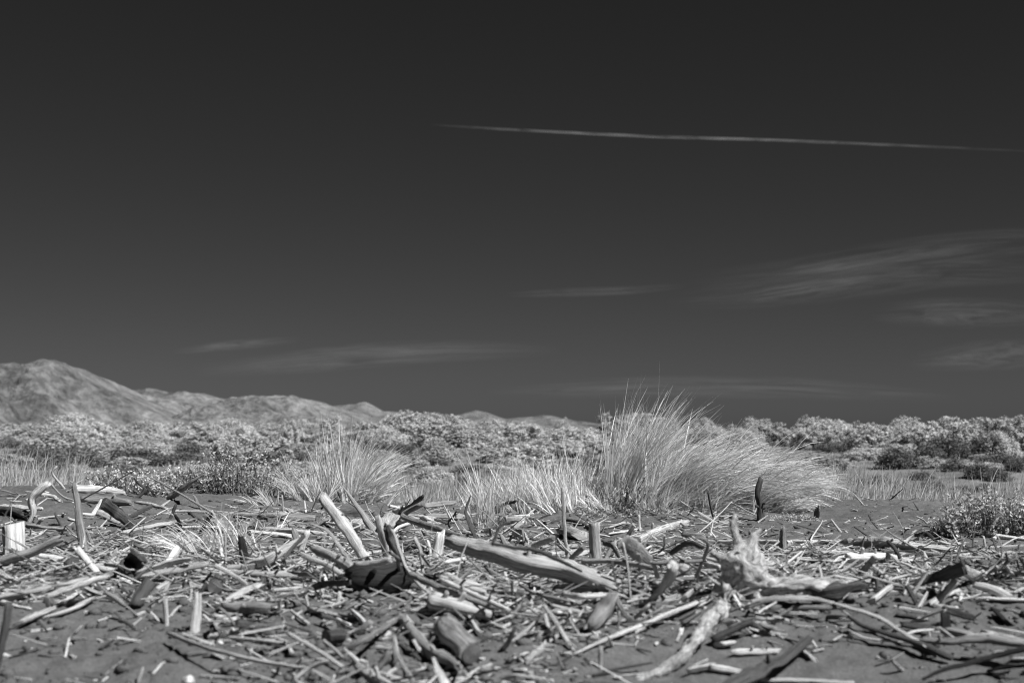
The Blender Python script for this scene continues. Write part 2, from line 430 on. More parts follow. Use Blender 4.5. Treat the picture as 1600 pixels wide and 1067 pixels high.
def leafquads(P, N, size, aspect, tint, rng=RNG, out=None):
    """diamond leaves centred at P pointing along N"""
    n = len(P)
    N = N / (np.linalg.norm(N, axis=1, keepdims=True) + 1e-9)
    if out is not None:            # leaves lie like shingles, facing outwards
        o = out / (np.linalg.norm(out, axis=1, keepdims=True) + 1e-9) + rng.normal(0, 0.38, (n, 3))
        N = rng.normal(size=(n, 3)); N -= o * ((N * o).sum(1) / (o * o).sum(1))[:, None]; N /= np.linalg.norm(N, axis=1, keepdims=True) + 1e-9
        S = np.cross(N, o)
    else:
        S = np.cross(N, rng.normal(size=(n, 3)))
    S = S; S /= np.linalg.norm(S, axis=1, keepdims=True) + 1e-9
    l = size[:, None]
    V = np.stack([P, P + N * l * 0.5 + S * l * aspect, P + N * l, P + N * l * 0.5 - S * l * aspect], 1)
    F = np.arange(n)[:, None] * 4 + np.arange(4)[None, :]
    return V.reshape(-1, 3), F, np.repeat(tint, 4)

def tussock(root, label, clumps, group='marram grass tussocks', mat=None):
    """clumps: (px, py, rx, n, len, lean mean (dx,dy), lean spread, wind, droop, width)"""
    e = empty('marram_tussock', root); tag(e, label, 'grass tussock', group)
    parts = []; dry = []
    rng = np.random.default_rng(int(abs(root[0]) * 1000) + 5)
    for (px, py, rx, n, ln, lean, spread, wind, droop, wd) in clumps:
        c = gp(px, py); rad = rx * c[1] / FPX
        n = int(n * 0.48); wd = wd * 1.45
        a = rng.uniform(0, 2 * np.pi, n); r = np.sqrt(rng.uniform(0, 1, n))
        nc = max(3, n // 11); ci = rng.integers(0, nc, n)      # shoots stand in small bunches
        ca = rng.uniform(0, 2 * np.pi, nc); cr = np.sqrt(rng.uniform(0, 1, nc)); a = ca[ci] + rng.normal(0, 0.12, n); r = np.clip(cr[ci] + rng.normal(0, 0.05, n), 0, 1)
        cl = rng.normal(0, spread, (nc, 2)); cw = rng.uniform(0.3, 1.5, nc); ch = rng.uniform(0.72, 1.05, nc)
        bx = c[0] + rad * r * np.cos(a); by = c[1] + 0.32 + min(rad, 0.5) * 0.7 * r * np.sin(a)
        base = np.stack([bx, by, H(bx, by) - 0.02], 1)
        d0 = np.stack([lean[0] + cl[ci, 0] + rng.normal(0, spread * 0.5, n) + (0.07 if wind > 0.45 else 0.25) * r * np.cos(a), lean[1] + cl[ci, 1] + rng.normal(0, spread * 0.5, n) + 0.2 * r * np.sin(a), np.ones(n)], 1)
        L_ = ln * rng.uniform(0.6, 1.05, n) ** 0.8 * ch[ci]
        bend = np.stack([wind * cw[ci] * rng.uniform(0.7, 1.3, n), rng.normal(0, 0.45, n), np.zeros(n)], 1) + np.stack([rng.normal(0, 0.3, n), np.zeros(n), np.zeros(n)], 1)
        dr = droop * rng.uniform(0.3, 1.4, n)
        parts.append(blades(n, base, d0, L_, np.full(n, wd) * rng.uniform(0.6, 1.3, n), bend, dr, 7, None, rng))
        m = n // 2
        k = rng.integers(0, n, m)
        d1 = d0[k] * np.array([1.8, 1.8, 0.6]) + rng.normal(0, 0.3, (m, 3))
        dry.append(blades(m, base[k], d1, L_[k] * 0.5, np.full(m, wd * 0.8), bend[k] + rng.normal(0, 0.5, (m, 3)), dr[k] * 1.5, 5, None, rng))
    loc = np.array(root)
    V, F, A = merge(parts); b = link('blades', mesh_np('marram_blades', V - loc, F, False, None, A), e, mat or M_BLADE); tag(b, kind='stuff')
    V, F, A = merge(dry); b = link('dry_blades', mesh_np('marram_dry', V - loc, F, False, None, A), e, M_DRY); tag(b, kind='stuff')
    return e

W_ = 0.0062
tussock(gp(985, 800), 'tallest pale marram tussock, its blade tips rising above the skyline',
    [(985, 800, 40, 1250, 1.1, (0.16, 0), 0.09, 0.75, 0.25, W_), (950, 800, 60, 560, 0.56, (0.05, 0), 0.16, 0.7, 0.4, W_),
     (1030, 802, 45, 700, 0.8, (0.25, 0), 0.16, 1.0, 0.7, W_), (1000, 803, 80, 600, 0.35, (0.0, -0.1), 0.4, 0.4, 0.6, W_),
     (985, 799, 20, 24, 1.2, (0.26, 0), 0.06, 0.3, 0.03, 0.008), (1000, 799, 24, 30, 1.18, (0.3, 0), 0.12, 0.8, 0.25, 0.008)])
tussock(gp(900, 798), 'slender upright marram tussock beside the left flank of the tallest tussock',
    [(895, 800, 36, 520, 0.62, (-0.05, 0), 0.14, 0.25, 0.15, W_), (905, 798, 14, 26, 0.86, (0.0, 0), 0.08, 0.15, 0.05, W_), (880, 803, 45, 420, 0.45, (-0.3, 0), 0.3, 0.0, 0.5, W_),
     (920, 799, 8, 6, 0.92, (0.16, 0), 0.07, 0.1, 0.02, W_)])
tussock(gp(1130, 805), 'windswept marram tussock bowing low to the right behind the crooked charred post',
    [(1085, 803, 55, 2000, 0.9, (0.5, 0), 0.17, 1.3, 0.95, W_), (1140, 803, 55, 2300, 0.88, (0.55, 0), 0.2, 1.4, 1.15, W_),
     (1185, 806, 46, 1700, 0.76, (0.6, -0.05), 0.2, 1.4, 1.3, W_), (1165, 803, 24, 60, 0.85, (0.75, 0), 0.12, 0.5, 0.2, W_), (1215, 808, 34, 420, 0.45, (0.6, 0), 0.3, 1.0, 1.3, W_),
     (1080, 805, 60, 500, 0.4, (0.2, -0.1), 0.4, 0.8, 0.9, W_)])
tussock(gp(540, 788), 'fan shaped marram tussock rising behind the cracked leaning logs',
    [(530, 790, 30, 620, 0.76, (0.0, 0), 0.2, 0.35, 0.18, W_), (550, 790, 34, 420, 0.7, (0.25, 0), 0.25, 0.9, 0.5, W_), (515, 790, 26, 130, 0.42, (-0.3, 0), 0.2, 0.1, 0.3, W_),
     (560, 792, 50, 420, 0.42, (0.3, 0), 0.4, 0.8, 0.9, W_), (535, 788, 18, 20, 0.8, (0.25, 0), 0.15, 0.6, 0.25, W_)], mat=M_TUFT)
tussock(gp(800, 800), 'loose spreading marram tussock between the fan shaped and tallest tussocks',
    [(790, 803, 55, 520, 0.5, (-0.1, 0), 0.35, 0.1, 0.4, W_), (840, 802, 45, 520, 0.55, (-0.2, 0), 0.3, 0.1, 0.35, W_), (760, 800, 20, 40, 0.75, (-0.2, 0), 0.2, 0.0, 0.3, W_),
     (800, 800, 12, 8, 0.85, (0.0, 0), 0.1, 0.05, 0.05, W_), (850, 806, 60, 300, 0.3, (-0.3, 0), 0.5, -0.3, 0.7, W_)])
tussock(gp(455, 785), 'low drooping marram tussock sprawling left beside the fan shaped tussock',
    [(470, 792, 36, 220, 0.42, (-0.35, -0.05), 0.3, -0.5, 0.55, 0.005), (415, 796, 40, 130, 0.26, (-0.5, -0.1), 0.35, -0.5, 0.6, 0.005), (490, 790, 24, 200, 0.4, (-0.1, 0), 0.25, -0.2, 0.3, 0.005)], mat=M_TUFT)
tussock(gp(757, 838), 'thin wispy marram tuft standing in front of the big round log end',
    [(757, 838, 24, 150, 0.42, (0.0, 0.0), 0.09, 0.05, 0.06, 0.0045), (757, 838, 28, 90, 0.25, (0.1, 0), 0.25, 0.1, 0.4, 0.0045)])
tussock(gp(325, 862), 'flattened straw coloured marram tuft among driftwood near the charred stub',
    [(340, 862, 60, 300, 0.3, (-0.3, -0.1), 0.45, -0.7, 0.9, 0.0042), (295, 872, 36, 260, 0.3, (-0.75, -0.1), 0.25, -0.5, 0.9, 0.0042), (370, 850, 50, 180, 0.25, (0.1, 0), 0.5, 0, 0.7, 0.0042)])

def field(name, label, areas, mat, wd=0.006):
    """areas: (x0, x1, D0, D1, n, height)"""
    rng = np.random.default_rng(len(label)); parts = []
    for (x0, x1, D0, D1, n, h) in areas:
        D = rng.uniform(D0, D1, n); px = rng.uniform(x0, x1, n)
        bx = (px - 800) / FPX * D
        pat = fbm(bx * 1.5, D * 1.5, 91, 3); keep = pat > -0.22 + rng.normal(0, 0.12, n)
        bx = bx[keep]; D = D[keep]; n = len(D); hv = np.clip(0.95 + 0.8 * fbm(bx * 0.9, D * 0.9, 95, 3), 0.45, 1.5)
        base = np.stack([bx, D, H(bx, D) - 0.02], 1)
        d0 = np.stack([rng.normal(0.08, 0.26, n), rng.normal(0, 0.22, n), np.ones(n)], 1)
        L_ = h * hv * rng.uniform(0.4, 1.15, n)
        parts.append(blades(n, base, d0, L_, np.full(n, wd) * D / 12, np.stack([rng.normal(0.15, 0.3, n), np.zeros(n), np.zeros(n)], 1), rng.uniform(0, 0.4, n), 4, None, rng))
    V, F, A = merge(parts)
    o = link(name, mesh_np(name, V, F, False, None, A), None, mat); tag(o, label, 'grass', None, 'stuff')
field('field_grass', 'sparse upright dune grass growing behind the sand crest', [(1255, 1500, 13.4, 19, 9500, 0.46), (1480, 1900, 15, 19, 3000, 0.42), (-400, -30, 13.5, 18, 3000, 0.45), (-40, 130, 13.5, 18, 4000, 0.48), (625, 850, 13.5, 17, 3000, 0.4), (120, 640, 14, 18, 1200, 0.25), (1480, 1680, 14.5, 18, 1800, 0.42),
      (1495, 1640, 13.5, 16, 60, 0.75), (1380, 1430, 14, 16, 12, 0.7)], M_FIELD)
field('low_scrub', 'low pale scrub and grass covering the flats below the dunes', [(-100, 1100, 24, 45, 6000, 0.2), (1100, 1700, 22, 48, 6000, 0.12), (540, 880, 17, 30, 5000, 0.24), (-100, 1700, 45, 90, 5000, 0.35)], M_FIELD, 0.008)

# ------------------------------------------------------------------ leafy plants at the crest
def leafy(px, py, w, h, stems, label, mat=None, lsize=0.028, upright=0.5, group='leafy plants along the sand crest'):
    c = gp(px, py); e = empty('leafy_plant', c); tag(e, label, 'plant', group)
    rng = np.random.default_rng(px * 7 + py)
    rad = w / 2 * c[1] / FPX; hh = h * c[1] / FPX
    P = []; Nn = []; Sz = []; Tn = []
    bx = c[0] + rng.uniform(-0.8, 0.8, stems) * rad; by = c[1] + rng.uniform(-0.35, 0.35, stems) * rad
    base = np.stack([bx, by, H(bx, by) - 0.02], 1)
    d0 = np.stack([(bx - c[0]) / rad * (1 - upright) + rng.normal(0, 0.18, stems), rng.normal(0, 0.25, stems), np.ones(stems)], 1)
    prof = np.sqrt(np.maximum(0.15, 1 - ((bx - c[0]) / rad) ** 2))
    ln = hh * rng.uniform(0.55, 1.1, stems) * prof
    V, F, A = blades(stems, base, d0, ln, np.full(stems, 0.007), np.zeros((stems, 3)) + rng.normal(0, 0.3, (stems, 3)) * np.array([1, 1, 0]), np.zeros(stems) + 0.1, 6, None, rng)
    s = link('stem', mesh_np('plant_stems', V - np.array(c), F, False, None, A), e, M_STEM); tag(s, kind='stuff')
    C = V.reshape(stems, 7, 2, 3).mean(2)
    for k in range(stems):
        nl = int(10 + 10 * rng.random())
        t = rng.uniform(0.15, 1.0, nl) * 6; i = np.minimum(t.astype(int), 5); f = (t - i)[:, None]
        P.append(C[k, i] * (1 - f) + C[k, i + 1] * f)
        a = rng.uniform(0, 2 * np.pi, nl); Nn.append(np.stack([np.cos(a), np.sin(a), rng.uniform(0.1, 1.0, nl)], 1))
        Sz.append(lsize * rng.uniform(0.6, 1.3, nl)); Tn.append(rng.uniform(0, 1, nl))
    V, F, A = leafquads(np.concatenate(P), np.concatenate(Nn), np.concatenate(Sz), 0.24, np.concatenate(Tn), rng)
    s = link('leaves', mesh_np('plant_leaves', V - np.array(c), F, False, None, A), e, mat or M_LEAF); tag(s, kind='stuff')
    return e
leafy(385, 773, 150, 82, 170, 'tall leafy plant left of the drooping marram, dark at its foot')
leafy(205, 768, 140, 46, 130, 'low leafy plant spreading behind the tall tapered post')
leafy(295, 764, 90, 46, 80, 'small leafy plant between the dark tapering branch and the tall leafy plant')
leafy(1550, 835, 160, 78, 260, 'broad leafy plant at the right edge behind the long pale far log')
leafy(1480, 835, 50, 50, 26, 'narrow flowering plant on the left end of the broad right leafy plant', None, 0.022)
leafy(1650, 830, 110, 74, 150, 'leafy plant cut off by the right edge of the photo')
leafy(1000, 802, 130, 22, 80, 'creeping small leaved plant at the foot of the tallest tussock', None, 0.022, 0.2)
leafy(925, 808, 50, 16, 34, 'small sparse creeping plant left of the bristly dead stalks', M_LEAF, 0.02, 0.2)
leafy(1240, 812, 90, 16, 44, 'little weeds growing along the sand edge by the crooked charred post', None, 0.018, 0.3)
leafy(640, 786, 40, 24, 20, 'tiny leafy weed at the right foot of the fan shaped tussock', None, 0.02, 0.4)

def dead_stalks():
    c = gp(973, 806); e = empty('dead_plant', c)
    tag(e, 'dead plant with a fan of dark bristly stalks before the tallest tussock', 'plant')
    rng = np.random.default_rng(3)
    for (tx, ty) in ((937, 757), (952, 763), (972, 745), (981, 752), (985, 760), (1009, 745), (1019, 760), (1002, 766)):
        tip = at(tx, ty, c[1] + rng.uniform(-0.1, 0.1)); b = Vector(c) + Vector((rng.uniform(-.03, .03), rng.uniform(-.03, .03), -0.03))
        n = 90; t = rng.uniform(0.35, 1, n)
        P = np.array(b)[None] * (1 - t[:, None]) + np.array(tip)[None] * t[:, None]
        N = rng.normal(size=(n, 3)) + np.array((tip - b).normalized())[None] * 0.8
        V1, F1, A1 = leafquads(P, N, np.full(n, 0.034) * (1.15 - 0.5 * t), 0.14, rng.uniform(0, .5, n), rng)
        V2, F2, A2 = blades(2, np.repeat(np.array(b)[None], 2, 0), np.repeat(np.array(tip - b)[None], 2, 0), np.full(2, (tip - b).length), np.full(2, 0.014), np.zeros((2, 3)), np.zeros(2), 5, None, rng)
        V, F, A = merge([(V1, F1, A1), (V2, F2, A2)])
        link('stalk', mesh_np('dead_stalk', V - np.array(c), F, False, None, A), e, M_STALK)
dead_stalks()

# ------------------------------------------------------------------ bushes of the scrub band
def trunk_mesh(rng, h, n=5):
    parts = []
    for k in range(n):
        a = rng.uniform(0, 2 * np.pi); d = np.array([math.cos(a) * 0.5, math.sin(a) * 0.5, 1.0])
        parts.append(blades(2, np.zeros((2, 3)), np.repeat(d[None], 2, 0), np.full(2, h * rng.uniform(0.5, 0.8)), np.full(2, 0.07), np.zeros((2, 3)), np.zeros(2), 5, None, rng))
    return merge(parts)

def bush_proto(kind, seed):
    """unit bush: about 1 wide and 1 tall -> (foliage mesh, trunk mesh)"""
    rng = np.random.default_rng(seed); parts = []
    if kind == 'pine':
        nb = 70
        th = rng.uniform(0, 2 * np.pi, nb); cz = rng.uniform(0.12, 1, nb)
        rr = 0.46 * np.sqrt(np.maximum(0, 1 - (cz - 0.25) ** 2 / 0.75)) * rng.uniform(0.55, 1.05, nb)
        C = np.stack([rr * np.cos(th), rr * np.sin(th), cz * rng.uniform(0.8, 1.0, nb)], 1)
        for c in C:
            n = 60; N = rng.normal(size=(n, 3)) * 0.75 + np.array([c[0] * 1.2, c[1] * 1.2, 0.75])
            P = c[None] + rng.normal(0, 0.034, (n, 3))
            parts.append(leafquads(P, N, rng.uniform(0.04, 0.085, n), 0.25, rng.uniform(0, 1, n) * 0.6 + rng.uniform(0, .4), rng, P - c[None] + 0.02 * N))
    elif kind == 'dome':
        n = 6500; v = rng.normal(size=(n, 3)); v /= np.linalg.norm(v, axis=1, keepdims=True); v[:, 2] = np.abs(v[:, 2])
        lump = 1 + 0.28 * np.array([mnoise.noise(Vector(p * 2.6 + seed)) for p in v])
        r = rng.uniform(0.55, 1.0, n) ** 0.5 * lump
        P = v * r[:, None] * np.array([0.5, 0.5, 0.9]); N = v + rng.normal(0, 0.45, (n, 3)) + np.array([0, 0, 0.5])
        parts.append(leafquads(P, N, rng.uniform(0.03, 0.07, n), 0.3, rng.uniform(0, 1, n), rng, N))
    else:
        nb = 30
        for _ in range(nb):
            a = rng.uniform(0, 2 * np.pi); rr = 0.4 * math.sqrt(rng.random()); c = np.array([rr * math.cos(a), rr * math.sin(a), rng.uniform(0.2, 0.8) * (1 - rr)])
            n = 120; N = rng.normal(size=(n, 3)) * 0.8 + np.array([c[0], c[1], 0.7])
            parts.append(leafquads(c[None] + rng.normal(0, 0.08, (n, 3)), N, rng.uniform(0.04, 0.09, n), 0.3, rng.uniform(0, 1, n), rng))
    V, F, A = merge(parts); V[:, 2] = np.maximum(V[:, 2], -0.02)
    f = mesh_np(kind + '_foliage', V, F, False, None, A)
    V, F, A = trunk_mesh(rng, 1.0); t = mesh_np(kind + '_trunk', V, F, False, None, A)
    f.materials.append({'pine': M_PINE, 'dome': M_WILLOW, 'dark': M_SCRUB}[kind]); t.materials.append(M_STEM)
    return f, t
PROTO = {k: [bush_proto(k, 10 * i + 3 + 100 * j) for i in range(m)] for j, (k, m) in enumerate((('pine', 4), ('dome', 3), ('dark', 4)))}
BUSHNAME = {'pine': ('pine_bush', 'pine bush'), 'dome': ('willow_bush', 'bush'), 'dark': ('dark_shrub', 'shrub')}
brng = random.Random(5)
def bush(kind, x, D, wm, hm, label, group):
    z = float(H(x, D)) - 0.05
    e = empty(BUSHNAME[kind][0], (x, D, z)); e.rotation_euler = (0, 0, brng.uniform(0, 6.28)); e.scale = (wm, wm, hm)
    tag(e, label, BUSHNAME[kind][1], group)
    f, t = brng.choice(PROTO[kind]); link('foliage', f, e); link('trunk', t, e)

# right skyline: traced one by one (centre x, top y, base y, width)
right = [(1100, 672, 694, 46, 'pine'), (1128, 664, 692, 50, 'pine'), (1165, 666, 694, 46, 'dome'), (1205, 660, 694, 50, 'pine'), (1236, 668, 696, 40, 'pine'), (1265, 651, 690, 52, 'dome'), (1276, 664, 702, 60, 'pine'), (1305, 652, 690, 52, 'dome'),
         (1322, 668, 704, 56, 'pine'), (1348, 660, 694, 60, 'dome'), (1362, 664, 708, 58, 'pine'), (1392, 660, 700, 54, 'pine'), (1418, 648, 694, 50, 'dome'), (1425, 666, 712, 60, 'pine'), (1456, 664, 712, 46, 'pine'),
         (1485, 650, 706, 56, 'pine'), (1508, 664, 714, 48, 'pine'), (1538, 652, 708, 56, 'pine'), (1560, 668, 718, 44, 'dome'), (1582, 648, 712, 66, 'pine'), (1640, 652, 712, 70, 'pine'), (1475, 672, 716, 52, 'dark'), (1535, 676, 716, 50, 'dark')]
order = ['first', 'second', 'third', 'fourth', 'fifth', 'sixth', 'seventh', 'eighth', 'ninth', 'tenth', 'eleventh', 'twelfth', 'thirteenth', 'fourteenth', 'fifteenth', 'sixteenth', 'seventeenth', 'eighteenth', 'nineteenth', 'twentieth']
LOOK = {'pine': 'pale tufted pine bush', 'dome': 'pale soft rounded bush', 'dark': 'dark bushy shrub'}
cnt = {}
for (x, t, b, wd, k) in right:
    c = gp(x, b); D = c[1]; i = cnt.get(k, 0); cnt[k] = i + 1
    D = min(D, 66.0); p = at(x, t, D)
    bush(k, p[0], D, wd * D / FPX * 1.45, max(0.4, p[2] - float(H(p[0], D)) + 0.05), '%s on right skyline, %s of its kind from the tallest tussock' % (LOOK[k], order[i]), 'bushes along the right skyline')
dark = [(1276, 746, 62, 34), (1288, 708, 26, 15), (1330, 716, 26, 14), (1400, 733, 50, 30), (1451, 719, 40, 24), (1375, 756, 28, 16), (1440, 750, 30, 16), (1457, 768, 32, 20), (1493, 736, 36, 18), (1527, 748, 36, 22), (1558, 751, 38, 18), (1501, 771, 24, 14),
        (1538, 768, 30, 13), (1589, 737, 28, 20), (1544, 720, 20, 15), (1324, 757, 20, 10), (1346, 757, 22, 12), (1570, 722, 22, 14), (1352, 706, 22, 12), (1310, 735, 22, 12)]
for i, (x, b, wd, hh) in enumerate(dark):
    c = gp(x, b); D = c[1]
    bush('dark', c[0], D, wd * D / FPX * 1.35, hh * D / FPX * 1.5, 'low dark shrub on the right sand slope, %s from the windswept tussock' % order[[j for j in sorted(range(len(dark)), key=lambda q: dark[q][0])].index(i)], 'dark shrubs on the right slope')
# left band below the dunes
ONES = ['', 'first', 'second', 'third', 'fourth', 'fifth', 'sixth', 'seventh', 'eighth', 'ninth', 'tenth', 'eleventh', 'twelfth', 'thirteenth', 'fourteenth', 'fifteenth', 'sixteenth', 'seventeenth', 'eighteenth', 'nineteenth']
TENS = {2: ('twenty', 'twentieth'), 3: ('thirty', 'thirtieth'), 4: ('forty', 'fortieth'), 5: ('fifty', 'fiftieth'), 6: ('sixty', 'sixtieth'), 7: ('seventy', 'seventieth')}
def nth(i):
    if i < 20: return ONES[i]
    a, b = divmod(i, 10); return TENS[a][1] if b == 0 else TENS[a][0] + '-' + ONES[b]
def place(n, kinds, D0, D1, x0, x1, wr, hr, rowname, where='scrub row below dunes'):
    todo = []
    for i in range(n):
        D = brng.uniform(D0, D1); px = x0 + (x1 - x0) * (i + brng.uniform(0, 1)) / n
        todo.append((px, D, brng.choice(kinds), brng.uniform(*wr), brng.uniform(*hr)))
    c = {}
    for (px, D, k, wm, hm) in todo:
        x = (px - 800) / FPX * D
        if k == 'dark': hm *= 0.7
        c[k] = c.get(k, 0) + 1
        bush(k, x, D, wm, hm, '%s in the %s %s, %s from left' % (LOOK[k], rowname, where, nth(c[k])), '%s %s' % (rowname, where))
place(46, ['pine', 'dome', 'dome', 'dome'], 60, 95, -90, 1100, (1.6, 3.8), (0.5, 1.75), 'farthest')
place(52, ['pine', 'pine', 'dome', 'dark'], 44, 60, -70, 1090, (0.9, 2.6), (0.4, 1.3), 'second farthest')
place(56, ['dark', 'dark', 'pine', 'dome'], 33, 44, -60, 1085, (0.9, 1.8), (0.35, 0.85), 'middle')
place(44, ['dark', 'dark', 'dark', 'dome'], 24, 33, -50, 1080, (0.6, 1.4), (0.25, 0.5), 'nearest')
place(15, ['dome', 'dome', 'pine', 'dark'], 46, 64, 1090, 1680, (1.4, 3.0), (0.5, 1.5), 'farthest', 'scrub row of the right slope')
place(26, ['dome', 'pine', 'dark'], 31, 44, 1240, 1680, (0.7, 1.4), (0.22, 0.5), 'middle', 'scrub row of the right slope')
for (x, t, b, wd, nm) in ((765, 650, 690, 70, 'round pale bush standing out above the low distant dune line'), (605, 656, 690, 60, 'round pale bush under the small peak of the distant dune line'), (60, 664, 700, 130, 'wide pale bush under the tall peaked dune at far left'),
                      (845, 664, 692, 60, 'round pale bush left of the slender upright tussock'), (715, 662, 694, 60, 'tufted pale bush below the distant dune line')):
    D = 62; p = at(x, t, D); bush('dome', p[0], D, wd * D / FPX, p[2] - float(H(p[0], D)) + 0.05, nm, 'standout bushes of the scrub band')

# ------------------------------------------------------------------ driftwood
def catmull(P, n):
    P = [Vector(p) for p in P]
    if len(P) == 2: return [P[0].lerp(P[1], k / n) for k in range(n + 1)]
    Q = [P[0] * 2 - P[1]] + P + [P[-1] * 2 - P[-2]]
    ls = [0]
    for a, b in zip(P, P[1:]): ls.append(ls[-1] + (b - a).length)
    out = []
    for k in range(n + 1):
        s = ls[-1] * k / n; i = max(j for j in range(len(P) - 1) if ls[j] <= s + 1e-9)
        t = (s - ls[i]) / max(1e-9, ls[i + 1] - ls[i]); a, b, c, d = Q[i:i + 4]
        out.append(0.5 * ((2 * b) + (c - a) * t + (2 * a - 5 * b + 4 * c - d) * t * t + (3 * b - a - 3 * c + d) * t ** 3))
    return out

def limb(P, rad, seed, sides=9, flat=(1.0, 1.0), knob=0.14, jag=0.8, wob=0.25, closed_point=False, boxy=False):
    """a wobbly tapering limb through world points; flat = (half width factor in the picture's plane, factor in depth)"""
    rng = random.Random(seed)
    ln = sum((Vector(b) - Vector(a)).length for a, b in zip(P, P[1:]))
    rough = jag > 0.3
    if len(P) == 2 and rough and not boxy:      # no real stick is straight
        a, b = Vector(P[0]), Vector(P[1]); o = Vector((rng.uniform(-1, 1), rng.uniform(-1, 1), rng.uniform(-.3, 1))) * ln * 0.045
        P = [a, a.lerp(b, rng.uniform(.3, .7)) + o, b]; rad = [rad[0], (rad[0] + rad[-1]) / 2, rad[-1]]
    rm = sum(rad) / len(rad)
    n = int(min(40, max(6, ln / max(0.7 * rm, 0.018))))
    C = catmull(P, n); R_ = np.interp(np.linspace(0, 1, n + 1), np.linspace(0, 1, len(rad)), rad)
    T = [(C[min(k + 1, n)] - C[max(k - 1, 0)]).normalized() for k in range(n + 1)]
    mid = C[n // 2]; view = (mid - Vector((0, 0, CZ))).normalized()
    A = view.cross(T[0]); A = A.normalized() if A.length > 1e-3 else Vector((0, 0, 1))
    V = []; u = 0; U = []
    so = seed * 13.7
    rid = [rng.uniform(0.76, 1.14) for _ in range(sides)]
    split = rng.random() < 0.4 and rough and not boxy; sa0 = rng.uniform(-2.6, -0.5); sd0 = rng.uniform(0.05, 0.5)
    e0, e1 = (rng.uniform(0.7, 1.0), rng.uniform(0.6, 1.0)) if rough and not boxy else (1, 1)
    spl = [((rng.random() ** 3) * rng.uniform(0.8, 2.6) if not boxy else rng.uniform(0, 0.35)) for _ in range(2 * sides)]
    if boxy:
        for q in (0, 1):                # boards tear along a slant
            sl = rng.uniform(-0.5, 0.5)
            for j in range(sides): spl[q * sides + j] = max(0, spl[q * sides + j] + 0.4 + sl * math.cos(2 * math.pi * j / sides))
    for k in range(n + 1):
        if k: u += (C[k] - C[k - 1]).length
        U.append(u)
        A = (A - T[k] * A.dot(T[k])).normalized(); B = T[k].cross(A)
        w_ = Vector((mnoise.noise(Vector((u / max(rm, .01) * 0.16, so, 0))), mnoise.noise(Vector((u / max(rm, .01) * 0.16, so, 9))), mnoise.noise(Vector((u / max(rm, .01) * 0.16, so, 19))))) * rm * wob * 2
        c = C[k] + w_
        for j in range(sides):
            a = 2 * math.pi * j / sides; ca, sa = math.cos(a), math.sin(a)
            if boxy:
                m = max(abs(ca), abs(sa)); ca /= m ** 0.8; sa /= m ** 0.8
            if split:                # riven: one flat torn face
                dd = math.cos(a - sa0)
                if dd > sd0: ca -= math.cos(sa0) * (dd - sd0); sa -= math.sin(sa0) * (dd - sd0)
            tt = k / n; et = 1 - (1 - e0) * max(0, 1 - tt / 0.12) - (1 - e1) * max(0, 1 - (1 - tt) / 0.12)
            f = rid[j] * et * (1 + knob * mnoise.noise(Vector((u / max(rm, .008) * 0.5 + so, ca * 1.3, sa * 1.3))) * 2 + 0.09 * mnoise.noise(Vector((u / max(rm, .008) * 1.7 + so, ca * 3, sa * 3))))
            p = c + A * (ca * R_[k] * f * flat[0]) + B * (sa * R_[k] * f * flat[1])
            if k in (0, n):
                s = -1 if k == 0 else 1
                p = p + T[k] * (s * R_[k] * jag * (spl[j if k else sides + j] * (1.0 if rough else 0.1)))
            V.append(p)
    F = []; UV = []
    for k in range(n):
        for j in range(sides):
            jj = (j + 1) % sides
            F.append((k * sides + j, k * sides + jj, (k + 1) * sides + jj, (k + 1) * sides + j))
            UV += [(U[k], j / sides), (U[k], (j + 1) / sides), (U[k + 1], (j + 1) / sides), (U[k + 1], j / sides)]
    ends = []
    for k, s in ((0, -1), (n, 1)):
        c0 = sum((V[k * sides + j] for j in range(sides)), Vector()) / sides
        i = len(V); V.append(c0 + T[k] * (s * R_[k] * (jag * 0.25 - (0.15 if jag > .3 else 0)))); ends.append((c0, T[k] * s, R_[k]))
        for j in range(sides):
            jj = (j + 1) % sides
            q = (k * sides + jj, k * sides + j, i) if s < 0 else (k * sides + j, k * sides + jj, i)
            F.append(q + (q[2],)); UV += [(U[k], j / sides), (U[k], j / sides + .1), (U[k] + .02, j / sides), (U[k] + .02, j / sides)]
    return V, F, UV, ends

def limb_mesh(name, V, F, UV, loc):
    me = bpy.data.meshes.new(name)
    F2 = [f[:3] if f[2] == f[3] else f for f in F]
    me.from_pydata([tuple(v - loc) for v in V], [], F2)
    l = me.uv_layers.new(name='UVMap'); q = []
    for i, f in enumerate(F): q += UV[i * 4:i * 4 + len(F2[i])]
    l.data.foreach_set('uv', np.asarray(q, dtype=np.float32).ravel())
    me.polygons.foreach_set('use_smooth', [len(f) == 4 for f in F2])
    return me

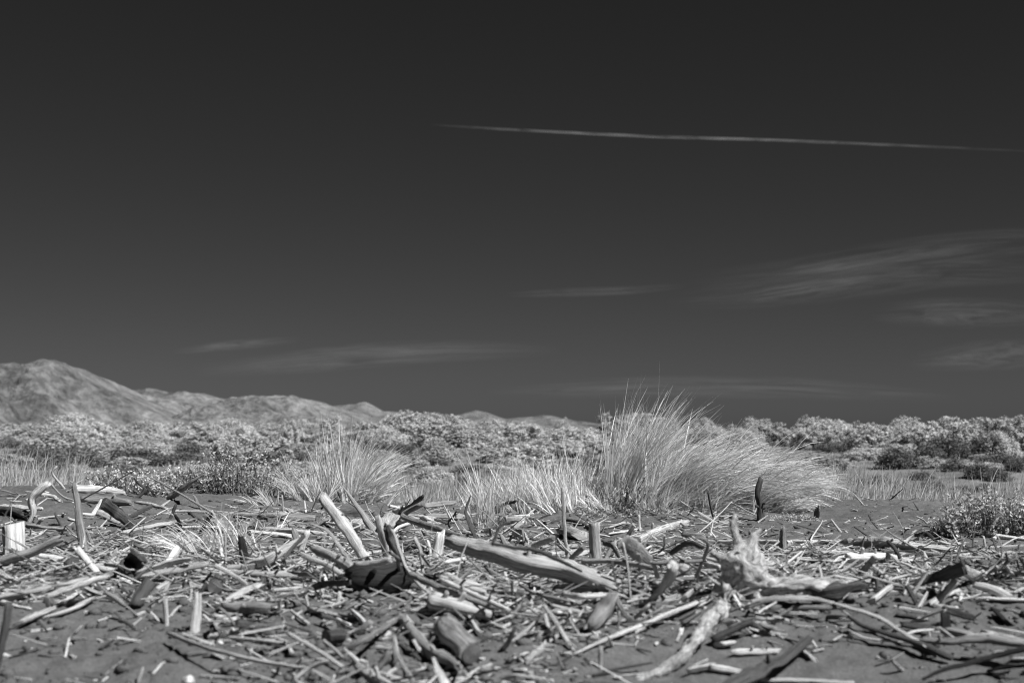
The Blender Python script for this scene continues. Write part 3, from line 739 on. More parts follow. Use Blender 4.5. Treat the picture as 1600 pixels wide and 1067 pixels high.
FLATK = ('plank', 'board', 'shard', 'slab', 'bark', 'chip')
LAND = [  # (x, y, phrase) things that are easy to find in the picture
 (20, 840, 'the upright pale plank'), (118, 815, 'the tall tapered post'), (135, 875, 'the forked pale root foot'), (215, 888, 'the dark broken slab'), (100, 905, 'the long left log'),
 (170, 785, 'the weathered log pair'), (290, 760, 'the dark tapering branch'), (378, 862, 'the charred stub'), (430, 865, 'the pale split log'), (350, 812, 'the long pale pole'),
 (430, 806, 'the half buried round log'), (535, 830, 'the cracked leaning log'), (560, 795, 'the tallest leaning spike'), (597, 838, 'the square topped post'), (590, 905, 'the black hollow'), (690, 815, 'the elbow stick'),
 (745, 820, 'the wispy grass tuft'), (820, 880, 'the big round log'), (883, 815, 'the tall thin pole'), (931, 850, 'the stout short post'), (1030, 830, 'the cracked log before the dead plant'), (990, 865, 'the dark curved slab'),
 (1040, 910, 'the mottled curved limb'), (1165, 885, 'the knobbly pale root'), (1095, 985, 'the root leg'), (1262, 915, 'the broken root trunk'), (1187, 780, 'the crooked charred post'), (1224, 845, 'the small stump'),
 (1290, 847, 'the straight pale poles'), (1400, 850, 'the split right log'), (1447, 878, 'the pointed stub'), (1490, 905, 'the thick propped slab'), (1400, 985, 'the arching branch'), (1520, 1035, 'the black stick'),
 (1200, 1040, 'the dark knotted branch'), (1143, 985, 'the dark square bar'), (1010, 985, 'the long splintered board'), (925, 930, 'the pale wavy driftwood'), (950, 965, 'the smooth dark lump'), (875, 980, 'the slanting pale stick'),
 (720, 950, 'the fibrous log'), (717, 1000, 'the stout cut log'), (680, 1010, 'the half sunken log'), (725, 930, 'the parallel poles'), (602, 991, 'the pale stone'), (490, 1015, 'the straight white pole'),
 (370, 1020, 'the long wavy stick'), (400, 980, 'the dark split stick'), (385, 945, 'the sunken dark log'), (307, 960, 'the standing weathered board'), (335, 915, 'the ringed stump end'), (465, 918, 'the twin pale boards'),
 (10, 985, 'the dark leaning post'), (85, 955, 'the pale bark slab'), (210, 970, 'the little dark twig cross'), (258, 955, 'the thin upright peg'), (1560, 880, 'the tripod of sticks'), (1560, 840, 'the long far log'),
 (1350, 935, 'the wedge shaped root end'), (1560, 1000, 'the dark thick right branch'), (1495, 965, 'the black upright block'), (640, 880, 'the arching thin branch'), (660, 860, 'the pale forked stick'), (1100, 850, 'the bent branch by the root'),
]
TONE = {'p': 'bleached', 'l': 'silver grey', 'm': 'mid grey', 'd': 'dark', 'b': 'black'}
USED = {}
NWOOD = 0
WPOS = []
def autolabel(kind, tone, x, y, lpx, rpx, mode):
    near = sorted(LAND, key=lambda q: (q[0] - x) ** 2 + 4 * (q[1] - y) ** 2)
    size = ('thick ' if rpx > 5.5 else 'thin ' if rpx < 2 else '') + ('long' if lpx > 95 else 'short' if lpx < 34 else 'medium')
    pose = {'u': 'upright', 'g': 'lying', 'r': 'leaning'}[mode]
    def rel(q):
        dx, dy = x - q[0], y - q[1]
        if abs(dx) < 16 and abs(dy) < 8: return 'right at'
        if abs(dx) >= 1.6 * abs(dy): return 'left of' if dx < 0 else 'right of'
        return 'behind' if dy < 0 else 'in front of'
    a = near[0]; b = near[1]; c = near[2]
    for s in ('%s %s %s %s %s' % (TONE[tone], size, kind, rel(a), a[2]), '%s %s %s %s %s %s' % (TONE[tone], size, pose, kind, rel(a), a[2]),
              '%s %s %s between %s and %s' % (TONE[tone], size, kind, a[2], b[2]), '%s %s %s between %s and %s' % (TONE[tone], size, kind, a[2], c[2]),
              '%s %s %s between %s and %s' % (TONE[tone], size, kind, b[2], c[2])):
        if len(s.split()) <= 16 and s not in USED: return s
    return '%s %s %s among others near %s' % (TONE[tone], size, kind, a[2])

def add_wood(kind, tone, pts, rad, mode='g', label=None, seed=None, flat=None, jag=None, knob=None, cut=False, group=None, stubs=0, px=None):
    global NWOOD
    NWOOD += 1
    seed = seed or NWOOD
    k0 = kind
    isflat = kind in FLATK
    if flat is None:
        flat = (1, 0.28) if isflat and mode != 'g' else (0.75, 2.2) if isflat else (1, 1)
    if jag is None: jag = 0.12 if cut else 0.8 if isflat else 0.8
    rm = sum(rad) / len(rad)
    sides = 10 if isflat else (18 if rm > 0.035 else 12 if rm > 0.012 else 8)
    V, F, UV, ends = limb(pts, rad, seed, sides, flat, knob if knob is not None else (0.13 if isflat else 0.15 if kind in ('branch', 'root', 'log') else 0.11), jag, 0.1 if (cut or isflat) else 0.2, boxy=isflat)
    loc = min((Vector(p) for p in pts), key=lambda p: p.z).copy()
    name = {'log': 'driftwood_log', 'pole': 'driftwood_pole', 'stick': 'driftwood_stick', 'twig': 'twig', 'branch': 'driftwood_branch', 'plank': 'plank', 'board': 'board', 'post': 'wooden_post',
            'stump': 'wood_stump', 'shard': 'wood_shard', 'slab': 'wood_slab', 'bark': 'bark_piece', 'chip': 'wood_chip', 'root': 'driftwood_root'}[kind]
    o = link(name, limb_mesh(name, V, F, UV, loc), None, WOOD[tone]); o.location = loc
    if px is None: a = topx(pts[0]); b = topx(pts[-1]); px = ((a[0] + b[0]) / 2, (a[1] + b[1]) / 2, math.hypot(a[0] - b[0], a[1] - b[1]), rm * FPX / pts[0][1])
    if not label: label = autolabel(kind, tone, px[0], px[1], px[2], px[3], mode)
    USED[label] = USED.get(label, 0) + 1
    tag(o, label, {'log': 'log', 'pole': 'pole', 'stick': 'stick', 'twig': 'twig', 'branch': 'branch', 'post': 'post', 'stump': 'stump', 'root': 'root'}.get(kind, 'wood ' + kind if kind != 'bark' else 'bark'),
        group or {'log': 'driftwood logs', 'pole': 'driftwood poles', 'stick': 'driftwood sticks', 'twig': 'driftwood twigs', 'branch': 'driftwood branches'}.get(kind, 'driftwood planks and pieces' if isflat else 'driftwood posts and stumps'), 'thing')
    if cut:                       # sawn faces that show their rings
        for (c, t, r) in ends:
            if t.y > 0.25: continue
            q = t.to_track_quat('Z', 'Y').to_matrix(); vs = [Vector((0, 0, 0.004))]; m = 14
            for j in range(m): vs.append(Vector((math.cos(2 * math.pi * j / m), math.sin(2 * math.pi * j / m), 0)) * r * 0.93)
            me = bpy.data.meshes.new('end_grain')
            me.from_pydata([tuple(c + t * (r * jag * 0.55 + 0.002) + q @ v - loc) for v in vs], [], [(0, 1 + j, 1 + (j + 1) % m) for j in range(m)])
            l = me.uv_layers.new(name='UVMap')
            for lp in me.loops: v = vs[lp.vertex_index]; l.data[lp.index].uv = (v.x / r, v.y / r)
            link('end_grain', me, o, ENDM)
    rng = random.Random(seed + 99)
    for s in range(stubs):        # broken side branches
        f = rng.uniform(0.2, 0.8); C = catmull(pts, 20); i = int(f * 20); t = (C[i + 1] - C[i - 1]).normalized()
        d = Vector((rng.uniform(-.7, .7), rng.uniform(-.8, -.1), rng.uniform(0.1, 1))); d = (d - t * d.dot(t) * 0.7).normalized()
        r = rm * rng.uniform(0.3, 0.5); a = C[i] + d * rm * 0.6; b = C[i] + d * (rm * 1.0 + r * rng.uniform(1.2, 3.5))
        v, f_, u, _ = limb([a, b], [r, r * 0.7], seed + s + 7, 7, (1, 1), 0.12, 0.6, 0.1)
        link('side_stub', limb_mesh('side_stub', v, f_, u, loc), o, WOOD[tone])
    WPOS.append((px[0], px[1], px[3]))
    return o

TILE = {'A': (0, 730), 'B': (265, 730), 'C': (530, 730), 'D': (795, 730), 'E': (1060, 730), 'F': (1330, 730),
        'a': (0, 897), 'b': (265, 897), 'c': (530, 897), 'd': (795, 897), 'e': (1060, 897), 'f': (1330, 897)}
SCL = 5.926
# tile|mode|kind+flags|tone|radius|points (x,y[,height cm])|label      modes: g lying, u standing (lowest point is the foot), r leaning (heights given)
DATA = '''
A|u|plank|l|100|130,560 128,820|wide pale plank standing upright at the left edge of the photo
A|r|pole|m|46>36|-60,890,3 250,800,8 545,662,14|smooth grey pole slanting across the foot of the wide upright plank
A|u|post|m|46>42>24|785,800 735,450 690,160|tall tapered grey post standing alone on the left, pale foot
A|u|twig|l|14|525,-8 490,40 500,80 592,192|thin crooked pale twig rising over the left grass
A|u|branch|l|34>40>28>26|445,150 320,255 290,320 308,430 270,505|bent standing branch with an elbow left of the tall tapered post
A|g|log|l|42>48>30|690,205 930,215 1140,235|upper pale log of the weathered pair behind the tall tapered post
A|g|log|m|40>52>40|760,290 1000,310 1215,325|lower cracked log of the weathered pair behind the tall tapered post
A|r|stick|l|9>6|755,302,2 1000,165,18 1290,5,36|long thin straight stick leaning over the weathered log pair
A|r|plank|d|52>44|960,330,16 1100,430,8 1240,545,1|dark split plank with one pale edge, right of the tall tapered post
A|g|log|p|34|880,420 1110,500|
A|u|shard|p|26>12|850,460 940,300|pale pointed splinter standing beside the dark split plank
A|g|branch|l|18|1140,598 1340,555 1600,510 1960,480|long pale pole curving across the sand behind the straw tuft
A|g|log|d|50|-40,400 100,408 235,455|dark bark covered log at the left edge above the wide upright plank
A|g|stick|p|20|-20,360 150,365 385,385|
A|g|branch|m|18|250,535 450,565 625,578|
A|g|stick|m|10|310,580 520,585|
A|u|twig|d|15|560,540 510,430|
A|g|log|p|40>44>36|100,865 330,835 630,862|pale flaking log lying at the foot of the wide upright plank
A|u|stick|l|15|850,720 800,580|
A|u|twig|p|13|1020,892 1060,800 1085,745|
A|u|root|p|34>30>40|720,755 790,860 880,965|forked pale root foot below the tall tapered post
A|g|root|p|26|820,900 950,940 1040,950|
A|g|stumpc|d|58|700,885 640,905|dark rounded log end facing the viewer by the forked root foot
A|r|slab|d|85>95|1290,830,10 1230,900,4 1170,960,0|dark broken slab lying crooked in the left foreground pile
A|g|shard|p|26|880,880 1010,890 1150,905|
A|g|log|l|20|380,250 470,265 560,315|
A|r|twig|l|9|455,135,14 570,260,5 680,305,2|
A|g|stick|l|11|245,255 130,322|
A|g|branch|l|16|1260,320 1400,345 1560,390|
A|r|stick|d|20|1180,465,2 1400,360,7|
A|u|root|d|18>14|1270,280 1340,215 1290,150 1250,105|little black curled root beside the low leafy plant
A|r|branch|m|40>36>12|1570,265,2 1740,160,14 1885,62,26|dark tapering branch angled up right in front of the leafy plant
A|r|twig|m|8|-10,208,6 130,242,2|
A|g|twig|m|8|-10,268 180,248|
A|r|twig|l|6|980,740,1 1030,620,8|
A|g|twig|l|7|905,670 1040,600|
A|r|stick|l|11>6|2000,440,4 1620,215,20 1390,90,34|long thin pale stick sloping down to the right past the dark tapering branch
A|g|plank|l|20|740,430 860,440|
A|g|shard|m|18|800,560 950,560|
A|g|shard|p|14|650,480 760,510|
A|r|stick|m|14|340,530,1 395,480,6|
B|g|logc|m|26>28>40>38|600,440 800,455 1000,460 1350,475|half buried round log with a sawn end before the drooping marram
B|g|twig|p|9|1040,378 1370,412|
B|u|twig|p|10|1055,415 1043,260|
B|u|twig|d|8|1310,415 1390,232|
B|u|log|l|48>52>40|1835,870 1620,560 1415,275|thick cracked pale log leaning upright before the fan shaped tussock
B|g|pole|l|26>26>28|380,500 900,572 1480,618|long pale pole lying across the sand left of the cracked leaning log
B|g|plank|p|20|650,590 880,605 1200,640|
B|g|board|p|28|110,562 500,558|
B|r|stick|d|18|295,590,1 390,440,14|
B|r|stick|d|18|410,582,1 340,470,10|
B|r|twig|b|14|105,550,1 50,440,10|
B|u|twig|d|14|0,480 62,340|
B|u|post|b|40>34|690,925 668,665|black charred stub standing in the straw tuft
B|u|twig|l|11|522,900 515,640 495,570|
B|r|log|p|48>50>34|715,915,3 960,830,8 1240,655,16|pale split log resting diagonally right of the charred stub
B|r|stick|d|13>18|1060,850,10 1245,635,18|
B|u|stump|m|32|1185,700 1150,575|
B|u|post|p|26|1225,790 1275,590|short bleached post with a black tip behind the pale split log
B|g|log|m|46>44|545,955 980,915 1400,868|
B|g|log|l|36>34|540,968 900,990 1320,1005|
B|r|pole|l|34>30|-300,1000,3 0,955,5 350,892,9|
B|r|pole|p|24>26|420,905,12 620,1015,8 735,1100,2|smooth pale pole sloping down right from an elbow, left centre
B|r|pole|p|34>28|-290,985,4 0,890,8 195,845,11|
B|r|pole|l|28|1210,795,14 1420,890,8 1620,1000,3|
B|r|branch|m|44>50|1340,755,12 1520,840,8 1690,960,3|
B|r|branch|l|12>18>24|1300,520,20 1460,580,18 1600,765,11 1740,970,4|long bent stick sloping down in front of the cracked leaning log
B|g|stick|d|20|1480,582 1620,600|
B|g|board|p|18|1420,512 1600,538|
B|r|twig|p|12|1490,770,1 1530,700,6|
B|u|twig|m|13|300,385 225,258|
B|g|branch|d|16|180,410 260,480 330,500|
B|g|stick|l|12|-20,412 400,412|
B|g|log|m|20|-20,522 240,492|
B|r|bark|p|36|-20,900,1 75,755,8|
B|g|stick|d|22|620,610 740,600|
B|g|stick|p|13|960,640 1130,630|
B|g|stick|m|16|1550,470 1330,560|
C|u|branch|m|46>40>20>6|350,610 200,410 100,270 15,150|tallest slender leaning spike of wood in the centre
C|u|post|l|38>36>34|445,840 400,640 350,445|square topped pale post leaning beside the tallest spike
C|r|branch|d|30>36|370,465,8 600,390,14 760,275,24|
C|r|branchc|m|28>30>26|770,335,20 595,440,12 740,510,10 1150,645,12|elbow shaped stick bent sharply above the pile in the centre
C|r|pole|l|26|790,355,8 1075,320,10|
C|g|log|d|42|-20,432 200,418|
C|g|logc|l|44|150,565 260,500|short round log with its sawn end facing the viewer
C|g|root|p|20|95,545 140,500 215,488|
C|g|log|m|70|430,560 700,470|broad flaking log under the elbow shaped stick
C|g|plank|p|44|690,470 880,495|
C|r|stick|p|16|500,605,3 660,515,8|
C|r|root|d|46>40|440,560,18 490,700,10 590,850,4|dark tangled root end right of the square topped post
C|r|branch|l|17>18>22|490,580,24 560,780,16 640,960,9 720,1065,6 850,1190,1|long thin branch arching down past the black hollow
C|r|pole|l|30|155,905,14 330,880,16 480,858,18|pale crossbar lying over the black hollow
C|r|stick|m|22|470,790,18 555,945,8|
C|u|stick|l|18>22|770,1005 755,800 700,650|pale forked stick standing in the centre pile
C|u|stick|p|15|850,870 820,680|
C|u|stump|p|60>50|880,870 940,615|
C|r|log|l|80>92>98>84|1040,690,20 1600,845,13 2200,985,7 2560,1098,4|big round pale log resting across the centre of the pile
C|r|branch|d|18>20>22>14|1420,712,34 1620,740,32 1840,775,26 2240,958,16|dark curved stick lying along the top of the big round log
C|u|post|m|20>17|1415,1005 1398,840 1400,680|thin dark post standing in front of the big round log
C|r|twig|l|16>12|1420,700,22 1575,505,40|
C|u|branch|d|22>18>10|1285,685 1185,470 1175,380 1215,265|
C|r|pole|p|24|980,885,5 1165,838,7|
C|g|log|m|42|860,455 1135,455|
C|r|twig|d|9|985,530,2 1085,405,14|
C|r|stick|d|15|890,480,10 1030,550,4|
C|g|pole|l|22|590,850 700,895|
C|r|stick|d|16|1335,895,5 1430,1005,1|
C|r|stick|m|15|760,800,12 840,915,3|
C|g|chip|p|20|475,360 550,375|
C|u|stump|m|22|1530,710 1500,635|
C|r|stick|m|15|1480,440,12 1560,510,5|
C|r|branch|d|14|1500,362,10 1620,322,14|
C|g|logc|m|36|1590,570 1680,530|
C|g|board|l|26|520,620 430,560|
C|g|log|l|36|1330,480 1700,490|
C|g|stick|l|16|1120,610 1300,640|
C|g|stick|p|18|250,800 400,780|
C|g|branch|m|34|-20,840 120,975|
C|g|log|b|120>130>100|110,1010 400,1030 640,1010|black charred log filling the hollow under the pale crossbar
D|u|pole|l|20>19>18|545,872 515,560 497,190|tall thin pole standing vertical before the tall grass
D|u|postc|l|56>50>48|830,900 800,700 788,520|stout short post standing right of the tall thin pole
D|g|branch|d|22>28|330,525 560,495 750,560|dark limb lying behind the tall thin pole
D|g|board|p|15|840,628 1020,602 1205,568|
D|g|logc|l|58>50>36|1175,690 1400,585 1640,510|cracked pale log lying before the bristly dead plant
D|r|shard|p|18|1080,660,2 1160,540,12|
D|r|stick|p|12|225,512,1 390,432,8|
D|g|board|p|12|50,450 185,445|
D|r|polec|l|28|175,750,8 410,648,15|
D|g|polec|l|22|300,752 630,728|
D|g|polec|l|26|380,805 770,778|
D|r|polec|l|26|575,840,5 695,738,12|
D|g|pole|p|14|630,825 760,818|
D|u|stick|l|20|895,860 990,685|
D|r|slab|m|70>80>40|1060,690,22 1190,780,12 1320,900,3|dark smooth curved slab leaning right of the stout short post
D|r|branch|m|26>30>32|670,860,10 1000,872,9 1350,935,7|
D|r|stick|m|20|1330,885,14 1600,870,14 1780,862,13|
D|u|branch|p|10>11>12|1130,1245 1110,1000 1095,880 1060,700|thin white wavy twig hanging upright in front of the curved slab
D|r|root|l|64>58>40>26|1530,905,18 1490,1010,12 1400,1130,6 1285,1235,1|mottled curved limb like an elbow left of the knobbly root
D|u|twig|p|11|1220,590 1210,445|
D|r|twig|d|12|-20,338,14 70,312,18|
D|r|root|p|22|1320,880,14 1380,1020,4|
D|r|stick|d|13|960,870,14 1010,1170,2|
D|r|twig|l|10|1390,790,2 1440,630,14|
D|g|log|l|40|40,600 160,690|
D|u|stick|m|12|140,710 130,570|
D|g|slab|m|60|560,600 720,650|
D|r|root|d|22|870,700,8 1020,830,4|
D|g|bark|l|36|1230,820 1400,800|
D|r|stick|l|16|1200,800,14 1340,990,3|
E|u|branch|d|44>30>26>30|760,490 755,350 728,240 762,115|crooked charred post standing in front of the windswept tussock
E|u|stump|b|34>26|1272,470 1280,380|little black stub with a pale rim at the end of the windswept tussock
E|u|stump|m|48>42>28|970,775 968,640 968,560|small dark stump standing on the straight pale poles
E|g|pole|p|22|360,688 760,690 1190,698|
E|g|polec|p|19|1000,692 1250,688 1495,692|longest straight pale pole running right from the small stump
E|g|pole|p|15|1300,780 1640,800|
E|r|twig|p|10|15,310,10 120,375,3 155,330,7|
E|r|board|p|13|185,418,8 355,518,1|
E|r|twig|p|8|340,420,2 495,328,12|
E|r|twig|p|7|495,328,12 710,442,1|
E|u|twig|d|11|338,490 275,235|
E|r|twig|p|8|110,430,6 290,522,1|
E|r|twig|l|8|270,465,1 345,415,5|
E|g|pole|l|28|725,905 890,880|
E|g|pole|l|22|850,975 940,900 1110,885|
E|r|twig|p|7|1005,872,1 1215,740,14|
E|r|branch|m|18>22>20>16|160,1010,3 265,760,16 255,680,20 165,648,22|bent branch hooking up left of the knobbly pale root
E|r|branch|d|28>24|-60,790,12 90,700,20 240,745,22|
E|r|stick|l|16|240,830,12 460,915,5|
E|r|stick|p|14|320,760,18 405,875,8|
E|u|twig|l|12|1490,592 1412,480|
E|g|stick|p|12|1440,880 1535,822|
E|g|bark|p|18|1040,842 1230,862 1430,872|
E|r|board|p|26|265,900,4 385,925,3|
E|r|slab|p|44|-20,895,8 85,950,2|
E|g|shard|l|18|380,525 480,520|
E|g|log|m|30|40,620 240,650|
E|g|twig|l|10|1100,750 1240,735|
F|g|logb|l|54>52>48>22|-40,715 330,705 620,745 1040,790|split right log with dark hollow bark underneath
F|r|branch|d|18|335,680,9 420,770,6 460,870,1|
F|r|stick|l|10|350,800,16 455,905,8 545,1010,1|
F|u|stump|p|42>36>10|705,930 695,860 680,790|pointed pale tipped stub between the split log and propped slab
F|g|pole|l|18>16>10|700,808 1000,825 1230,835|
F|u|stick|m|13|978,880 1045,665|
F|r|plank|l|27|85,985,1 218,830,9|
F|g|log|p|46>44>48|-30,835 300,835 560,890|pale knotted log lying in front of the split right log
F|g|board|p|14|85,900 430,922|
F|r|twig|p|9|590,928,4 745,992,1|
F|g|log|p|20>22>18|970,605 1300,628 1620,665|long far log under the broad right leafy plant
F|g|stick|p|10|1255,738 1620,718|
F|u|shard|p|10>5|990,572 995,480 988,400|
F|u|twig|d|14|790,540 930,440 870,370|
F|r|twig|p|8|600,455,10 700,522,1|
F|r|slab|d|30>60>66|560,1075,2 800,1010,6 1030,925,16|thick dark propped slab with a pale torn end
F|r|slab|l|46>50|1030,945,14 1170,1010,2|
F|r|twig|d|12|1375,925,1 1432,800,14|
F|r|stick|d|14|1455,855,12 1555,945,1|
F|r|stick|d|14|1555,838,12 1598,945,1|
F|r|stick|l|18|1345,915,9 1405,995,1|
F|r|stick|l|18|1425,905,9 1498,995,1|
F|g|log|m|32|1150,925 1400,955 1640,985|
F|r|stick|l|12|1315,818,4 1555,858,6|
F|u|twig|l|13|1232,735 1225,640|
F|r|bark|d|14|590,632,3 700,610,5 775,672,1|
F|g|root|l|14|640,680 850,722|
F|g|stick|d|14|750,920 900,890|
F|u|twig|d|7|1130,740 1140,600|
F|g|shard|l|20|1330,800 1450,830|
a|g|log|m|46>48>36|-60,250 250,188 600,110 940,35|long grey left log lying above the pale elbow pole
a|r|pole|p|30>28|420,205,8 700,110,9 1005,15,10|pale pole with a short elbow stub below the long left log
a|r|stump|p|28|445,315,0 425,205,8|
a|u|post|d|32>36|-40,900 40,560 85,270|dark leaning post cut off by the left edge, in front
a|g|shard|p|22|460,310 600,240 705,175|
a|g|stick|p|16|105,275 290,315|
a|g|pole|p|20|-40,240 95,272|
a|g|slab|l|38>44>30|150,470 280,400 460,335|pale bark slab lying low in the left foreground
a|g|bark|l|26>22|340,412 620,340 850,225|
a|r|stick|p|12|685,545,1 755,478,4|
a|r|log|m|24>32|975,165,8 1150,285,3|
a|r|stick|l|14|1145,235,1 1235,148,6|
a|r|stick|d|12>16|1005,398,5 1160,440,3 1245,505,1|little dark twig lying crossed in the left foreground
a|r|stick|m|16|1060,330,8 1170,430,2|
a|r|twig|l|10|1180,300,6 1275,385,1|
a|g|stick|p|16|1255,385 1345,348|
a|r|twig|l|10|1375,300,1 1530,188,6|
a|r|slab|d|60|1270,265,1 1385,80,9|
a|g|chip|l|32|1420,155 1505,105|
a|g|twig|d|9|1080,668 1300,590 1510,512|thin straight dark twig lying on the bare left sand
a|u|stick|l|22|1528,470 1530,235|thin upright pale peg in the left foreground
a|r|stick|p|15|1275,1010,0 1325,870,5|
a|g|twig|p|11|1415,922 1525,808|
a|g|twig|l|8|975,925 1135,798|
a|u|twig|d|15|1140,905 1165,790|
a|r|twig|p|10|1395,345,4 1475,435,1|
a|g|chip|p|14|930,1000 975,965|
a|g|stick|d|10|1380,420 1490,480|
b|r|root|p|38>34|555,228,1 700,150,4 845,85,6|
b|u|stump|d|32|852,180 870,45|
b|g|stumpc|d|72|430,110 450,60|ringed dark stump end left of the sunken dark log
b|r|shard|p|18|272,185,1 345,75,8|
b|u|board|l|48>44>30|235,545 250,370 262,185|standing weathered board in the left foreground
b|g|plank|l|24|175,565 640,590 1090,640|
b|g|log|m|52>60>50|515,290 700,300 925,305|sunken dark log half covered with sand
b|r|stick|m|15|465,310,6 605,465,1|
b|r|log|d|54>40>22|640,440,6 780,480,4 965,572,1|dark split stick with a ragged end, left foreground
b|r|twig|l|9|325,435,3 495,435,3|
b|g|chip|l|20|420,455 455,512|
b|r|stick|l|24>22>20|-10,555,4 480,725,8 1100,852,4 1270,865,1|long wavy stick throwing its shadow on the left foreground sand
b|r|stick|l|20|1140,985,1 1290,870,5 1455,795,8|
b|r|stick|p|16|1135,1010,0 1155,925,5|
b|r|chip|p|14|1185,835,1 1225,775,5|
b|r|pole|p|22|1095,545,6 1350,690,4 1590,845,2|straight white pole lying in the centre left foreground
b|r|stick|l|15|1425,608,8 1610,780,1|
b|g|board|p|26|960,150 1340,112|upper of the twin pale boards left of the black hollow
b|g|board|p|20|1030,190 1400,160|lower of the twin pale boards left of the black hollow
b|r|log|d|36|1335,118,4 1500,85,7 1660,75,9|
b|g|logc|d|74|1450,575 1600,560|
b|g|bark|m|26|1320,320 1620,388|
b|r|stick|d|18|1400,390,4 1640,460,3|
b|r|stick|p|12|1035,40,6 1105,105,1|
b|r|stick|p|12|1085,40,6 1155,105,1|
b|u|twig|p|13|935,145 930,55|
b|r|twig|p|11|885,168,5 945,235,1|
b|g|chip|p|15|640,235 705,178|
b|u|twig|p|11|1285,315 1262,195|
b|u|shard|p|15|1560,275 1580,165|
b|r|twig|p|9|1175,195,5 1200,268,1|
b|g|stick|l|15|1130,412 1225,338|
b|u|twig|l|11|1030,535 1050,438|
b|g|stick|l|15|1005,372 1105,328|
b|g|chip|p|24|1095,655 1145,742|
b|u|chip|p|11|672,595 682,515|
b|g|bark|l|26|870,615 960,610|
b|g|twig|p|15|5,385 100,290 195,228|
b|g|stick|p|12|85,158 205,205|
b|u|twig|p|11|205,195 190,75|
c|r|pole|m|32>30|655,5,9 1000,150,8 1530,335,5|upper of the two parallel poles right of the black hollow
c|r|pole|l|23|935,45,11 1250,185,10 1570,325,7|lower pale one of the parallel poles right of the black hollow
c|r|log|l|42|955,0,10 1130,80,8 1350,140,4|
c|g|logc|l|86>80>44|870,245 1100,300 1400,385|fibrous pale log with a dark round end in the centre foreground
c|g|logc|m|105>115>100|985,490 1110,610 1230,735|stout short cut log lying in the centre foreground
c|g|log|m|46>56>66>60|555,385 690,540 830,700 1095,855|long half sunken log pointing at the viewer
c|r|branch|m|26>26>22|-10,745,2 300,565,9 555,405,4|
c|r|shard|p|16|690,608,5 730,680,3 795,745,1|
c|r|branch|l|26>24>16|508,580,8 522,715,5 600,850,3 705,1010,0|
c|g|log|l|48>54|180,850 410,1010 520,1090|
c|r|stick|l|14|95,735,8 205,855,2|
c|r|twig|l|12|-10,915,1 155,798,5|
c|r|shard|l|16>36>44|878,775,7 905,860,4 985,1020,0|pale tapering tooth of wood at the bottom edge
c|g|chip|p|24|395,965 490,895|
c|r|log|m|32|345,890,0 470,715,8|
c|g|board|p|22|665,275 870,290|
c|g|board|l|20|690,320 880,325|
c|g|board|l|13|715,490 915,490|
c|g|board|p|17|1160,395 1335,390|
c|r|stick|p|17|1395,465,1 1595,385,5|
c|g|shard|d|20|1195,460 1295,555|
c|r|branch|d|24|1500,700,0 1560,640,3 1610,510,8|
c|g|log|m|26|-20,368 150,400|
c|g|shard|p|28|150,365 265,470|
c|g|pole|p|24|-20,415 95,475|
c|g|chip|p|16|1335,975 1395,925|
c|g|stick|d|14|355,705 470,680|
c|r|shard|l|26|190,540,1 290,440,6|
c|g|stick|l|10|580,560 640,650|
c|g|stick|d|18|600,110 760,140|
c|u|twig|l|14|325,195 330,140|
c|g|branch|d|16|560,640 700,740 760,800|
d|r|root|p|28>34>30>16|505,178,4 700,205,6 930,188,6 1075,203,4|pale wavy driftwood lying under the big round log's right end
d|r|branch|m|16>20>14|95,95,6 250,180,6 520,240,4 680,312,1|
d|r|stick|l|20>24|325,285,8 460,480,5 595,695,1|slanting pale stick in the foreground below the big log
d|r|branch|l|26>28|985,205,12 1050,340,6 1160,445,1|
d|g|board|p|16>30>30>26|590,740 900,600 1180,490 1930,185|long splintered board running up right to the root leg
d|g|stick|d|13|295,830 370,850 490,805 785,628|
d|r|stick|p|20|1155,415,1 1300,278,8|
d|r|twig|l|12|1010,495,1 1022,345,7|
d|r|log|m|60>88>70|960,215,12 890,330,7 760,480,1|smooth dark rounded lump sunk in the sand under the pale wavy driftwood
d|g|branch|l|28>26|165,790 430,572 560,565|
d|g|log|p|26|430,560 600,570 830,590|
d|u|stick|l|20|860,875 858,675|short grey peg standing on the sand below the long splintered board
d|g|stick|p|18|35,740 130,805|
d|g|chip|p|17|60,880 145,880|
d|g|stick|p|12|225,800 325,775|
d|r|stick|l|17|-10,440,1 105,285,6|
d|r|stick|p|11|115,280,5 265,362,1|
d|r|stick|p|11|475,492,1 575,400,5|
d|r|stick|l|14|565,415,5 660,565,1|
d|r|shard|l|16|335,365,6 375,525,1|
d|g|bark|p|34|385,225 660,320|
d|g|bark|l|28|400,290 640,345|
d|g|bark|p|24|430,350 640,360|
d|r|twig|d|16|15,585,1 52,495,5|
d|g|chip|p|18|985,950 1035,955|
d|g|board|p|16|475,735 570,720|
d|g|bark|m|18|205,440 340,440|
d|u|stick|d|13|50,265 28,60|
d|r|stick|d|12|395,172,1 465,108,5|
d|r|stick|m|15|450,745,5 500,870,1|
d|g|stick|p|16|80,350 280,330|
d|g|twig|l|9|1165,655 1245,590|
d|g|chip|l|20|190,560 240,490|
d|g|slab|l|40|530,110 820,130|
e|r|branch|l|24>30>28>24|625,305,4 900,225,8 1200,220,8 1430,265,7|arching branch curving under the broken root trunk
e|r|branch|l|22>24>26|1430,265,7 1840,390,6 2100,555,4 2260,620,2|long continuation branch sweeping down right to the dark thick branch
e|r|branch|m|26>24|1050,312,3 1340,310,5 1640,300,5|
e|r|stick|d|36>32|320,595,3 480,520,5 660,435,7|dark square bar lying right of the root leg
e|r|branch|d|62>66>46>36|420,1060,9 860,830,8 980,780,8 1225,575,6|dark knotted branch pointing up right at the bottom edge
e|g|stick|p|15|685,572 935,550|
